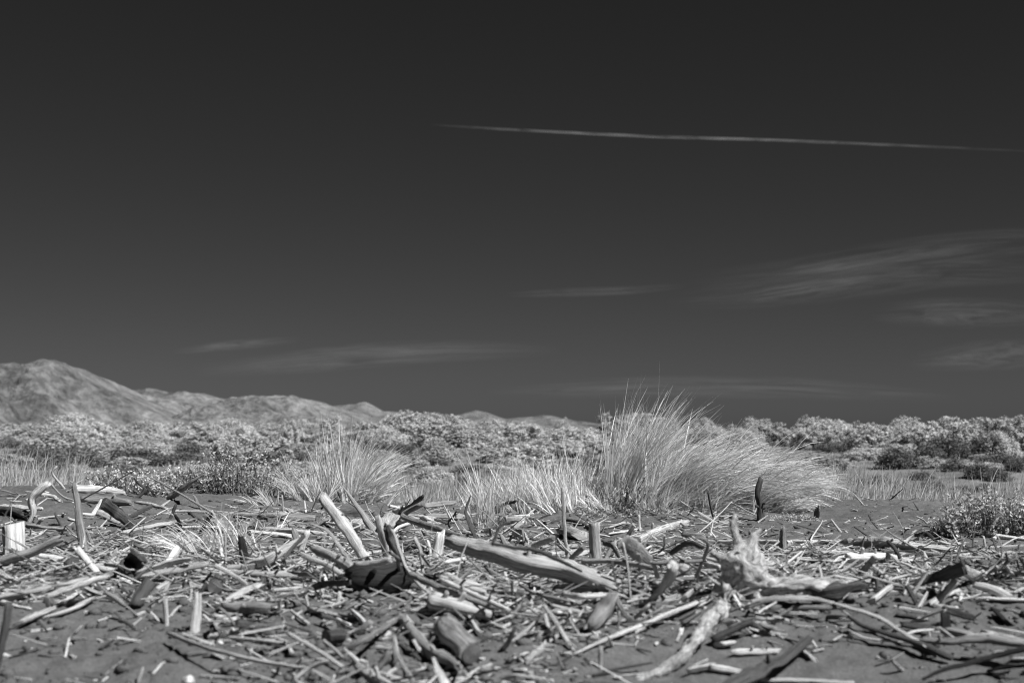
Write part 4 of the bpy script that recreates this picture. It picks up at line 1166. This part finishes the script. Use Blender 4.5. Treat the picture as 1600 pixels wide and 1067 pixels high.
e|g|log|p|36>32|530,715 700,710 910,705|
e|g|chip|p|34|380,650 480,640|
e|g|board|p|36|300,858 460,880 640,925|
e|g|log|l|34|100,895 310,848|
e|g|board|l|26|740,972 1100,980 1620,1005|
e|r|stick|p|13|885,388,4 1065,442,1|
e|g|stick|p|13|1105,335 1200,392|
e|r|stick|p|15|1215,575,5 1275,675,1|
e|g|chip|p|17|1245,712 1335,688|
e|g|stick|p|12|1500,558 1610,578|
e|r|twig|l|11|1515,335,5 1620,412,1|
e|g|chip|l|16|1415,622 1485,578|
e|r|stick|p|13|125,858,1 265,788,4|
e|g|bark|d|32|700,465 800,540|
e|g|bark|m|34|790,475 930,525|
e|r|twig|p|7|355,525,1 420,395,7|
e|r|stick|l|13|135,200,1 235,98,7|
e|g|bark|l|30|40,230 130,150|
e|r|stick|d|14|800,330,2 1100,385,2|
e|g|stick|l|14|1370,390 1540,395|
e|g|chip|p|22|1150,700 1250,780|
f|r|branch|d|16>26>40|-20,385,6 130,480,5 540,610,5 910,765,3|dark stick thickening towards its lower end below the arching branch
f|r|twig|l|11>13>11|-20,520,4 150,592,3 540,632,2|
f|r|branch|m|28>34>44>44|650,618,4 900,622,6 1260,605,8 1640,640,8|dark thick branch lying at the right edge
f|r|stick|p|17|515,545,4 760,510,5|
f|r|stick|p|14|815,495,8 970,608,2|
f|u|twig|p|9|732,605 722,525|
f|g|log|d|38|475,470 730,498|
f|g|log|m|42|870,525 1140,575|
f|r|plank|p|34|1060,592,3 1310,568,5|
f|g|shard|l|26|1245,530 1510,590|
f|r|branch|b|14>24>28>30|665,972,3 900,875,5 1100,820,6 1300,765,7 1640,680,8|long black stick rising to the right at the lower right corner
f|r|branch|b|13>18|1265,890,2 1400,862,3 1640,838,4|
f|u|slab|b|44|868,500 868,375|black upright block standing in the right foreground sand
f|r|log|d|34|905,338,5 1135,405,2|
f|g|shard|b|28|1355,360 1445,450|
f|g|plank|p|30|185,250 345,128|
f|r|plank|p|32|735,268,1 860,180,4 970,65,9|
f|g|bark|p|26|830,205 960,160|
f|u|chip|p|11|335,105 370,25|
f|u|stump|d|60|245,125 245,20|
f|g|board|p|22|1215,222 1640,238|
f|r|log|l|36|1140,95,6 1460,195,2|
f|g|stick|l|9|1315,130 1525,128|
f|g|stick|p|9|1365,152 1490,150|
f|g|board|p|15|395,52 610,38|
f|r|stick|p|13|1160,68,1 1230,5,5|
f|g|bark|d|18|425,370 600,392|
f|g|chip|p|22|615,412 690,408|
f|g|board|p|20|1495,782 1640,785|
f|g|twig|p|11|1330,715 1440,715|
f|g|stick|d|14|1310,735 1400,720|
f|g|twig|d|8|660,735 730,795|
f|r|root|d|22|520,110,6 600,260,1|
'''
def run_data():  # the big black log under the crossbar is added to paint a hollow's shade
    for line in DATA.strip().split('\n'):
        t, mode, kf, tone, rs, ps, label = line.split('|')
        ox, oy = TILE[t]
        cut = kf.endswith('c') and kf not in ('bar',)
        kind = kf[:-1] if cut else kf
        stubs = 0
        if kind == 'logb': kind = 'log'; stubs = 4
        rad = [float(r) / SCL for r in rs.split('>')]
        P = []
        for p in ps.split():
            q = [float(v) for v in p.split(',')]
            P.append((ox + q[0] / SCL, oy + q[1] / SCL, q[2] / 100 if len(q) > 2 else None))
        rr = np.interp(np.linspace(0, 1, len(P)), np.linspace(0, 1, len(rad)), rad)
        W3 = []
        if mode == 'u':
            foot = max(P, key=lambda p: p[1]); b = gp(foot[0], foot[1]); D = b[1]
            rng = random.Random(len(DATA) + int(foot[0])); lean = 0.35 if kind in FLATK else rng.uniform(-0.05, 0.2)
            for p in P:
                w0 = at(p[0], p[1], D); W3.append(at(p[0], p[1], D + lean * (w0.z - b.z)))
            k = min(range(len(P)), key=lambda i: W3[i].z); j = k + 1 if k + 1 < len(W3) else k - 1
            d = (W3[k] - W3[j]).normalized(); W3[k] = W3[k] + d * 0.05
        else:
            for p, r in zip(P, rr):
                rw = r * 8.0 / FPX
                h = max(p[2], rw * 0.7) if p[2] is not None else rw * (0.7 if kind in FLATK else 0.85)
                W3.append(gp(p[0], p[1], h))
            if mode == 'r' and len(W3) >= 2:      # keep steep leaning pieces from stretching far back
                low = min(W3, key=lambda q: q.y)
                for i, q in enumerate(W3):
                    dl = q.y - low.y; wx = abs(q.x - low.x) + 0.12
                    lim = 1.1 * wx + 0.15
                    if dl > lim: W3[i] = at(P[i][0], P[i][1], low.y + lim + 0.25 * (dl - lim))
        rads = [r * q.y / FPX for r, q in zip(rr, W3)]
        x = sum(p[0] for p in P) / len(P); y = sum(p[1] for p in P) / len(P)
        lp = math.hypot(P[0][0] - P[-1][0], P[0][1] - P[-1][1])
        if kind in ('log', 'branch') and sum(rr) / len(rr) > 5 and stubs == 0 and lp > 60: stubs = 1 + (NWOOD % 3)
        add_wood(kind, tone, W3, rads, mode, label or None, None, None, None, None, cut, None, stubs, (x, y, lp, sum(rr) / len(rr)))
run_data()

# ------------------------------------------------------------------ the knobbly root in front: one grown body
def big_root():
    D = gp(1165, 935).y; g = float(H(at(1165, 935, D).x, D))
    def q(x, y, dd=0.0): return at(x, y, D + dd)
    chains = [([q(1148, 862), q(1160, 880), q(1172, 900), q(1178, 925)], [0.062, 0.084, 0.07, 0.045]),
              ([q(1158, 868), q(1148, 832, .03), q(1146, 814, .05), q(1150, 800, .06)], [0.028, 0.018, 0.016, 0.012]),
              ([q(1170, 868), q(1178, 846, .03), q(1184, 835, .04), q(1191, 828, .05)], [0.034, 0.026, 0.018, 0.01]),
              ([q(1150, 878), q(1140, 900), q(1135, 925), q(1130, 940)], [0.04, 0.035, 0.04, 0.05]),
              ([q(1172, 912), q(1197, 917, -.02), q(1235, 917, -.05), q(1275, 916, -.06), q(1322, 916, -.02)], [0.05, 0.043, 0.045, 0.036, 0.016]),
              ([q(1160, 925, .06), q(1136, 946, -.02), gp(1114, 962, .06), gp(1098, 980, .07), gp(1086, 1000, .06), gp(1062, 1030, .03), gp(1030, 1046, .02), gp(995, 1060, .0)], [0.03, 0.027, 0.03, 0.027, 0.024, 0.026, 0.021, 0.010]),
              ([q(1152, 918), q(1151, 935, -.03), q(1155, 950, -.06)], [0.04, 0.03, 0.012]),
              ([q(1180, 920), q(1184, 938, -.04), q(1187, 952, -.06)], [0.045, 0.03, 0.014]),
              ([q(1140, 880), q(1122, 868, .02), q(1110, 862, .03)], [0.022, 0.014, 0.008]),
              ([q(1166, 925), q(1164, 945, 0.08), q(1160, 960, 0.1)], [0.045, 0.035, 0.025])]
    loc = q(1165, 935); Vs = []; Fs = []
    for i, (P, rad) in enumerate(chains):
        V, F, UV, _ = limb(P, rad, 900 + i, 12, (1, 1), 0.15, 0.3, 0.2); o = len(Vs)
        Vs += [tuple(v - loc) for v in V]; Fs += [tuple(o + k for k in (f[:3] if f[2] == f[3] else f)) for f in F]
    me = bpy.data.meshes.new('root_draft'); me.from_pydata(Vs, [], Fs)
    o = bpy.data.objects.new('root_draft', me); COL.objects.link(o)
    m = o.modifiers.new('r', 'REMESH'); m.mode = 'VOXEL'; m.voxel_size = 0.0075
    s = o.modifiers.new('s', 'SMOOTH'); s.factor = 0.5; s.iterations = 4
    bpy.context.view_layer.update()
    m2 = bpy.data.meshes.new_from_object(o.evaluated_get(bpy.context.evaluated_depsgraph_get()))
    bpy.data.objects.remove(o)
    for v in m2.vertices:
        c = v.co; n = v.normal
        v.co = c + n * (0.014 * mnoise.noise(c * 15) + 0.009 * mnoise.noise(c * 38) + 0.004 * mnoise.noise(Vector((c.x * 20, c.y * 90, c.z * 90))))
    cs = []; us = []; tg = []; ref = []
    for i, (P, rad) in enumerate(chains):
        C = catmull(P, 40); u = i * 3.1
        for k in range(41):
            if k: u += (C[k] - C[k - 1]).length
            t = (C[min(k + 1, 40)] - C[max(k - 1, 0)]).normalized(); cs.append(tuple(C[k] - loc)); us.append(u); tg.append(tuple(t))
    cs = np.array(cs); us = np.array(us); tg = np.array(tg); co = np.array([tuple(v.co) for v in m2.vertices]); gr = np.zeros_like(co)
    for a0 in range(0, len(co), 2000):
        blk = co[a0:a0 + 2000]; j = ((blk[:, None] - cs[None]) ** 2).sum(2).argmin(1); d = blk - cs[j]; T_ = tg[j]
        e = np.cross(T_, np.array([0.31, 0.83, 0.47])); e /= np.linalg.norm(e, axis=1, keepdims=True); f = np.cross(T_, e)
        dn = np.linalg.norm(d, axis=1) + 1e-6
        gr[a0:a0 + 2000, 0] = us[j]; gr[a0:a0 + 2000, 1] = (d * e).sum(1) / dn; gr[a0:a0 + 2000, 2] = (d * f).sum(1) / dn
    ga = m2.attributes.new('grain', 'FLOAT_VECTOR', 'POINT'); ga.data.foreach_set('vector', gr.astype(np.float32).ravel())
    for v, g_ in zip(m2.vertices, gr):            # furrows along the grain
        v.co += v.normal * (0.0045 * mnoise.noise(Vector((g_[0] * 9, g_[1] * 3.5, g_[2] * 3.5))))
    m2.polygons.foreach_set('use_smooth', [True] * len(m2.polygons)); m2.name = 'driftwood_root'
    o = link('driftwood_root', m2, None, ROOTM); o.location = loc
    tag(o, 'big knobbly pale root with two horns, a trunk and a leg', 'root', 'driftwood posts and stumps')
    def blob(name, c, r, d, mat):
        V = []; F = []; m = 12; d = d.normalized(); a = d.orthogonal().normalized(); b = d.cross(a)
        for k, (rk, zk) in enumerate(((1.0, 0.0), (0.8, 0.25), (0.35, 0.4))):
            for j in range(m):
                t = 2 * math.pi * j / m; w_ = 1 + 0.15 * mnoise.noise(Vector((j * 1.7, k, r * 100)))
                V.append(c - loc + (a * math.cos(t) + b * math.sin(t)) * r * rk * w_ + d * r * zk)
        for k in range(2):
            for j in range(m): F.append((k * m + j, k * m + (j + 1) % m, (k + 1) * m + (j + 1) % m, (k + 1) * m + j))
        F.append(tuple(2 * m + j for j in range(m)))
        me = bpy.data.meshes.new(name); me.from_pydata([tuple(v) for v in V], [], F)
        link(name, me, o, mat)
    dirv = Vector((0, -1, 0.15))
    blob('knot_hole', q(1149, 864) + Vector((0, -0.056, 0)), 0.012, dirv, WOOD['b'])
    blob('knot', q(1244, 921, -.05) + Vector((0, -0.041, 0)), 0.02, dirv, WOOD['m'])
    blob('knot', q(1202, 915, -.02) + Vector((0, -0.044, 0.01)), 0.015, dirv, WOOD['m'])
    # dark torn wedge that ends the trunk
    V, F, UV, _ = limb([q(1268, 926, -.09), q(1302, 925, -.09), q(1354, 917, -.05)], [0.018, 0.034, 0.01], 77, 14, (1, 0.6), 0.35, 0.9, 0.35)
    link('torn_face', limb_mesh('torn_face', V, F, UV, loc), o, WOOD['d'])
big_root()

# ------------------------------------------------------------------ stones and shells
def stone(px, py, rpx, label, mat=None):
    c = gp(px, py, 0.005); r = rpx * c.y / FPX
    bm = bmesh.new(); bmesh.ops.create_icosphere(bm, subdivisions=3, radius=r)
    for v in bm.verts:
        n = v.co.normalized(); v.co *= 1 + 0.28 * mnoise.noise(n * 1.6 + Vector((px, 0, 0))) + 0.06 * mnoise.noise(n * 6); v.co.z *= 0.8
    for f in bm.faces: f.smooth = True
    me = bpy.data.meshes.new('stone'); bm.to_mesh(me); bm.free()
    o = link('stone', me, None, mat or M_STONE); o.location = c; tag(o, label, 'stone', 'pale stones on the sand')
stone(602, 990, 9, 'pale rounded stone under the curved branch in the centre foreground')
stone(295, 1062, 9, 'pale stone at the bottom edge below the long wavy stick')
stone(1371.5, 1027, 3, 'left of two tiny white pebbles on the right foreground sand')
stone(1385.5, 1026, 3, 'right of two tiny white pebbles on the right foreground sand')
stone(1494, 949, 3.5, 'small white pebble above the black upright block')
stone(697, 866, 4, 'little pale pebble beside the pale stump in the pile')
stone(545, 1000, 4, 'small grey pebble left of the pale rounded stone')

# ------------------------------------------------------------------ more small sticks where the litter lies thick, then uncountable crumbs
def scatter(n):
    rng = random.Random(42); made = 0
    zones = [(0, 300, 770, 900, 2), (265, 800, 790, 960, 5), (560, 1000, 800, 1000, 5), (800, 1200, 800, 960, 5), (1150, 1600, 845, 925, 3), (250, 900, 930, 1060, 2), (900, 1600, 930, 1060, 1)]
    while made < n:
        x0, x1, y0, y1, wt = rng.choices(zones, [z[4] for z in zones])[0]
        x = rng.uniform(x0, x1); y = rng.uniform(y0, y1)
        c = gp(x, y, 0.01)
        if c.y > 12.6: continue
        az = rng.gauss(0.0, 0.75) if rng.random() < 0.7 else rng.uniform(0, 3.14); el = abs(rng.gauss(0, 0.16)); ln = rng.uniform(0.1, 0.38)
        d = Vector((math.cos(az) * math.cos(el), math.sin(az) * math.cos(el), math.sin(el)))
        if rng.random() < 0.5: d.x = -d.x
        r = rng.uniform(0.004, 0.014); a = c; b = c + d * ln
        b.z = max(b.z, float(H(b.x, b.y)) + r * 0.6)
        kind = rng.choice(['stick', 'twig', 'stick', 'shard', 'chip']); tone = rng.choices(['p', 'l', 'm', 'd'], [4, 4, 2, 1])[0]
        m = (a + b) * 0.5 + Vector((rng.uniform(-1, 1), rng.uniform(-1, 1), rng.uniform(0, 1))) * ln * 0.05
        add_wood(kind, tone, [a, m, b] if kind in ('stick', 'twig') else [a, b], [r * 1.1, r * 0.8], 'g' if el < 0.25 else 'r')
        made += 1
scatter(max(0, 300 - NWOOD) if NWOOD < 300 else 0)

def crumbs(n=12500):
    rng = np.random.default_rng(77)
    px = rng.uniform(-250, 1850, n * 3); D = 1 / rng.uniform(1 / 12.8, 1 / 3.9, n * 3)
    x = (px - 800) / FPX * D
    py = 690 + (CZ - H(x, D)) * FPX / D
    dens = 0.25 + 0.75 * np.exp(-((py - 870) / 70) ** 2) + 0.9 * fbm(x * 1.3, D * 1.6, 4, 3) + 0.05
    dens *= np.where((px < 330) & (py > 940), 0.1, 1) * np.where((px > 1230) & (py > 930), 0.25, 1) * np.where(py > 1000, 0.5, 1) * np.where((px > 1130) & (py < 842), 0.3, 1) * np.where((px < 400) & (py < 815), 0.4, 1) * np.where((px > 535) & (px < 650) & (py > 880) & (py < 935), 0.1, 1)
    k = np.nonzero(rng.uniform(0, 1, len(px)) < dens)[0][:n]; x = x[k]; D = D[k]; n = len(k)
    z = H(x, D)
    for (tone, sel) in (('p', slice(0, n // 3)), ('l', slice(n // 3, 2 * n // 3)), ('m', slice(2 * n // 3, 5 * n // 6)), ('d', slice(5 * n // 6, n))):
        X = np.stack([x[sel], D[sel], z[sel]], 1); m = len(X)
        az = rng.normal(0, 0.8, m) + np.where(rng.uniform(0, 1, m) < .5, np.pi, 0); el = rng.normal(0.05, 0.25, m)
        d = np.stack([np.cos(az) * np.cos(el), np.sin(az) * np.cos(el), np.sin(el)], 1)
        ln = rng.gamma(2.0, 0.036, m) + 0.015; r = np.minimum(rng.uniform(0.003, 0.008, m), ln * 0.25)
        s = np.cross(d, [0, 0, 1.0]); s /= np.linalg.norm(s, axis=1, keepdims=True); u = np.cross(s, d)
        V = []
        for t in (0, 1):
            for (i, j) in ((-1, -.6), (1, -.6), (1, .6), (-1, .6)):
                f = (r * (1 if t == 0 else 0.6) * rng.uniform(0.7, 1.3, m))[:, None]
                V.append(X + d * (ln * t)[:, None] * rng.uniform(.85, 1, (m, 1)) + s * f * i + u * f * j + np.array([0, 0, 0.004]))
        V = np.stack(V, 1).reshape(-1, 3)
        q = np.array([[0, 1, 5, 4], [1, 2, 6, 5], [2, 3, 7, 6], [3, 0, 4, 7], [0, 3, 2, 1], [4, 5, 6, 7]])
        F = (np.arange(m)[:, None, None] * 8 + q[None]).reshape(-1, 4)
        uv = np.tile(np.array([[0, 0], [0, .2], [.1, .2], [.1, 0]]), (len(F), 1)) + np.repeat(rng.uniform(0, 9, (len(F), 1)), 4, 0)
        o = link('wood_litter', mesh_np('wood_litter', V, F, False, uv), None, WOOD[tone])
        tag(o, '%s crumbs and splinters of wood littering the sand' % TONE[tone], 'litter', None, 'stuff')
crumbs()

def twig_litter(n=1900):
    rng = np.random.default_rng(123)
    px = rng.uniform(-250, 1850, n * 4); D = 1 / rng.uniform(1 / 11.6, 1 / 4.4, n * 4)
    x = (px - 800) / FPX * D; py = 690 + (CZ - H(x, D)) * FPX / D
    dens = np.exp(-((py - 868) / 58) ** 2) * (0.55 + 1.2 * vnoise(x * 1.1, D * 1.1, 14))
    dens *= np.where((px > 250) & (px < 1200), 1.0, 0.45)
    dens *= np.where((px > 1130) & (py < 850), 0.05, 1) * np.where((px < 330) & (py < 840), 0.25, 1) * np.where((px > 530) & (px < 655) & (py > 875) & (py < 960), 0.0, 1)
    dens *= np.where((px > 1120) & (px < 1360) & (py > 880) & (py < 1000), 0.15, 1)
    k = np.nonzero(rng.uniform(0, 1, len(px)) < dens)[0][:n]; x = x[k]; D = D[k]; n = len(k)
    base = np.stack([x, D, H(x, D) + rng.uniform(0.0, 0.05, n) ** 1.2], 1)
    az = rng.uniform(0, 2 * np.pi, n); el = rng.normal(0.06, 0.2, n)
    d = np.stack([np.cos(az) * np.cos(el), 0.7 * np.sin(az) * np.cos(el), np.sin(el)], 1)
    ln = rng.gamma(3.0, 0.045, n) + 0.05; r = rng.uniform(0.0025, 0.0065, n)
    nn = 5; bend = rng.normal(0, 0.35, (n, 3)); rings = []; p = base.copy()
    for q in range(nn):
        s = np.cross(d, [0.1, 0.2, 1.0]); s /= np.linalg.norm(s, axis=1, keepdims=True); u = np.cross(s, d); f = (r * (1 - 0.14 * q) * rng.uniform(.8, 1.2, n))[:, None]
        rings.append(np.stack([p + s * f * math.cos(a) + u * f * math.sin(a) for a in (0.3, 1.56, 2.8, 4.1, 5.3)], 1))
        d = d + bend * rng.normal(0.5, 0.7, (n, 1)) * 0.5; d /= np.linalg.norm(d, axis=1, keepdims=True); p = p + d * (ln / (nn - 1))[:, None]
        p[:, 2] = np.maximum(p[:, 2], H(p[:, 0], p[:, 1]) + 0.003)
    V = np.stack(rings, 1)
    f0 = np.array([[q * 5 + j, q * 5 + (j + 1) % 5, (q + 1) * 5 + (j + 1) % 5, (q + 1) * 5 + j] for q in range(nn - 1) for j in range(5)])
    uvq = np.array([[(q / 4.0 * .2, j / 5), (q / 4.0 * .2, (j + 1) / 5), ((q + 1) / 4.0 * .2, (j + 1) / 5), ((q + 1) / 4.0 * .2, j / 5)] for q in range(nn - 1) for j in range(5)])
    cut = [0, int(n * .42), int(n * .72), int(n * .88), n]
    for t, a, b in zip('plmd', cut, cut[1:]):
        m = b - a; F = (np.arange(m)[:, None, None] * 25 + f0[None]).reshape(-1, 4)
        uv = (uvq[None] + rng.uniform(0, 9, (m, 1, 1, 1))).reshape(-1, 2)
        o = link('twig_litter', mesh_np('twig_litter', V[a:b].reshape(-1, 3), F, True, uv), None, WOOD[t])
        tag(o, 'tangled %s twigs strewn too thick to count' % TONE[t], 'litter', None, 'stuff')
twig_litter()

def clods(n=5400):
    rng = np.random.default_rng(5)
    px = rng.uniform(-250, 1850, n * 2); D = 1 / rng.uniform(1 / 11.5, 1 / 3.9, n * 2)
    x = (px - 800) / FPX * D
    keep = vnoise(x * 1.3, D * 1.3, 8) + rng.uniform(-.3, .3, n * 2) > 0.0
    keep &= ~((px < 330) & (rng.uniform(0, 1, n * 2) < 0.6))
    x = x[keep][:n]; D = D[keep][:n]; m = len(x)
    bm = bmesh.new(); bmesh.ops.create_icosphere(bm, subdivisions=1, radius=1.0)
    U = np.array([tuple(v.co) for v in bm.verts]); T = np.array([[v.index for v in f.verts] for f in bm.faces]); bm.free()
    r = np.minimum(0.004 + rng.gamma(1.5, 0.0042, m), 0.03)
    V = U[None] * (r[:, None, None] * rng.uniform(0.6, 1.35, (m, len(U), 1))) * np.array([1.15, 1.15, 0.75])
    V = V + np.stack([x, D, H(x, D) + r * 0.25], 1)[:, None]
    F = (np.arange(m)[:, None, None] * len(U) + T[None]).reshape(-1, 3)
    o = link('sand_clods', mesh_np('sand_clods', V.reshape(-1, 3), F), None, SAND)
    tag(o, 'crumbling lumps of dark sand lying on the beach', 'sand clods', None, 'stuff')
clods()
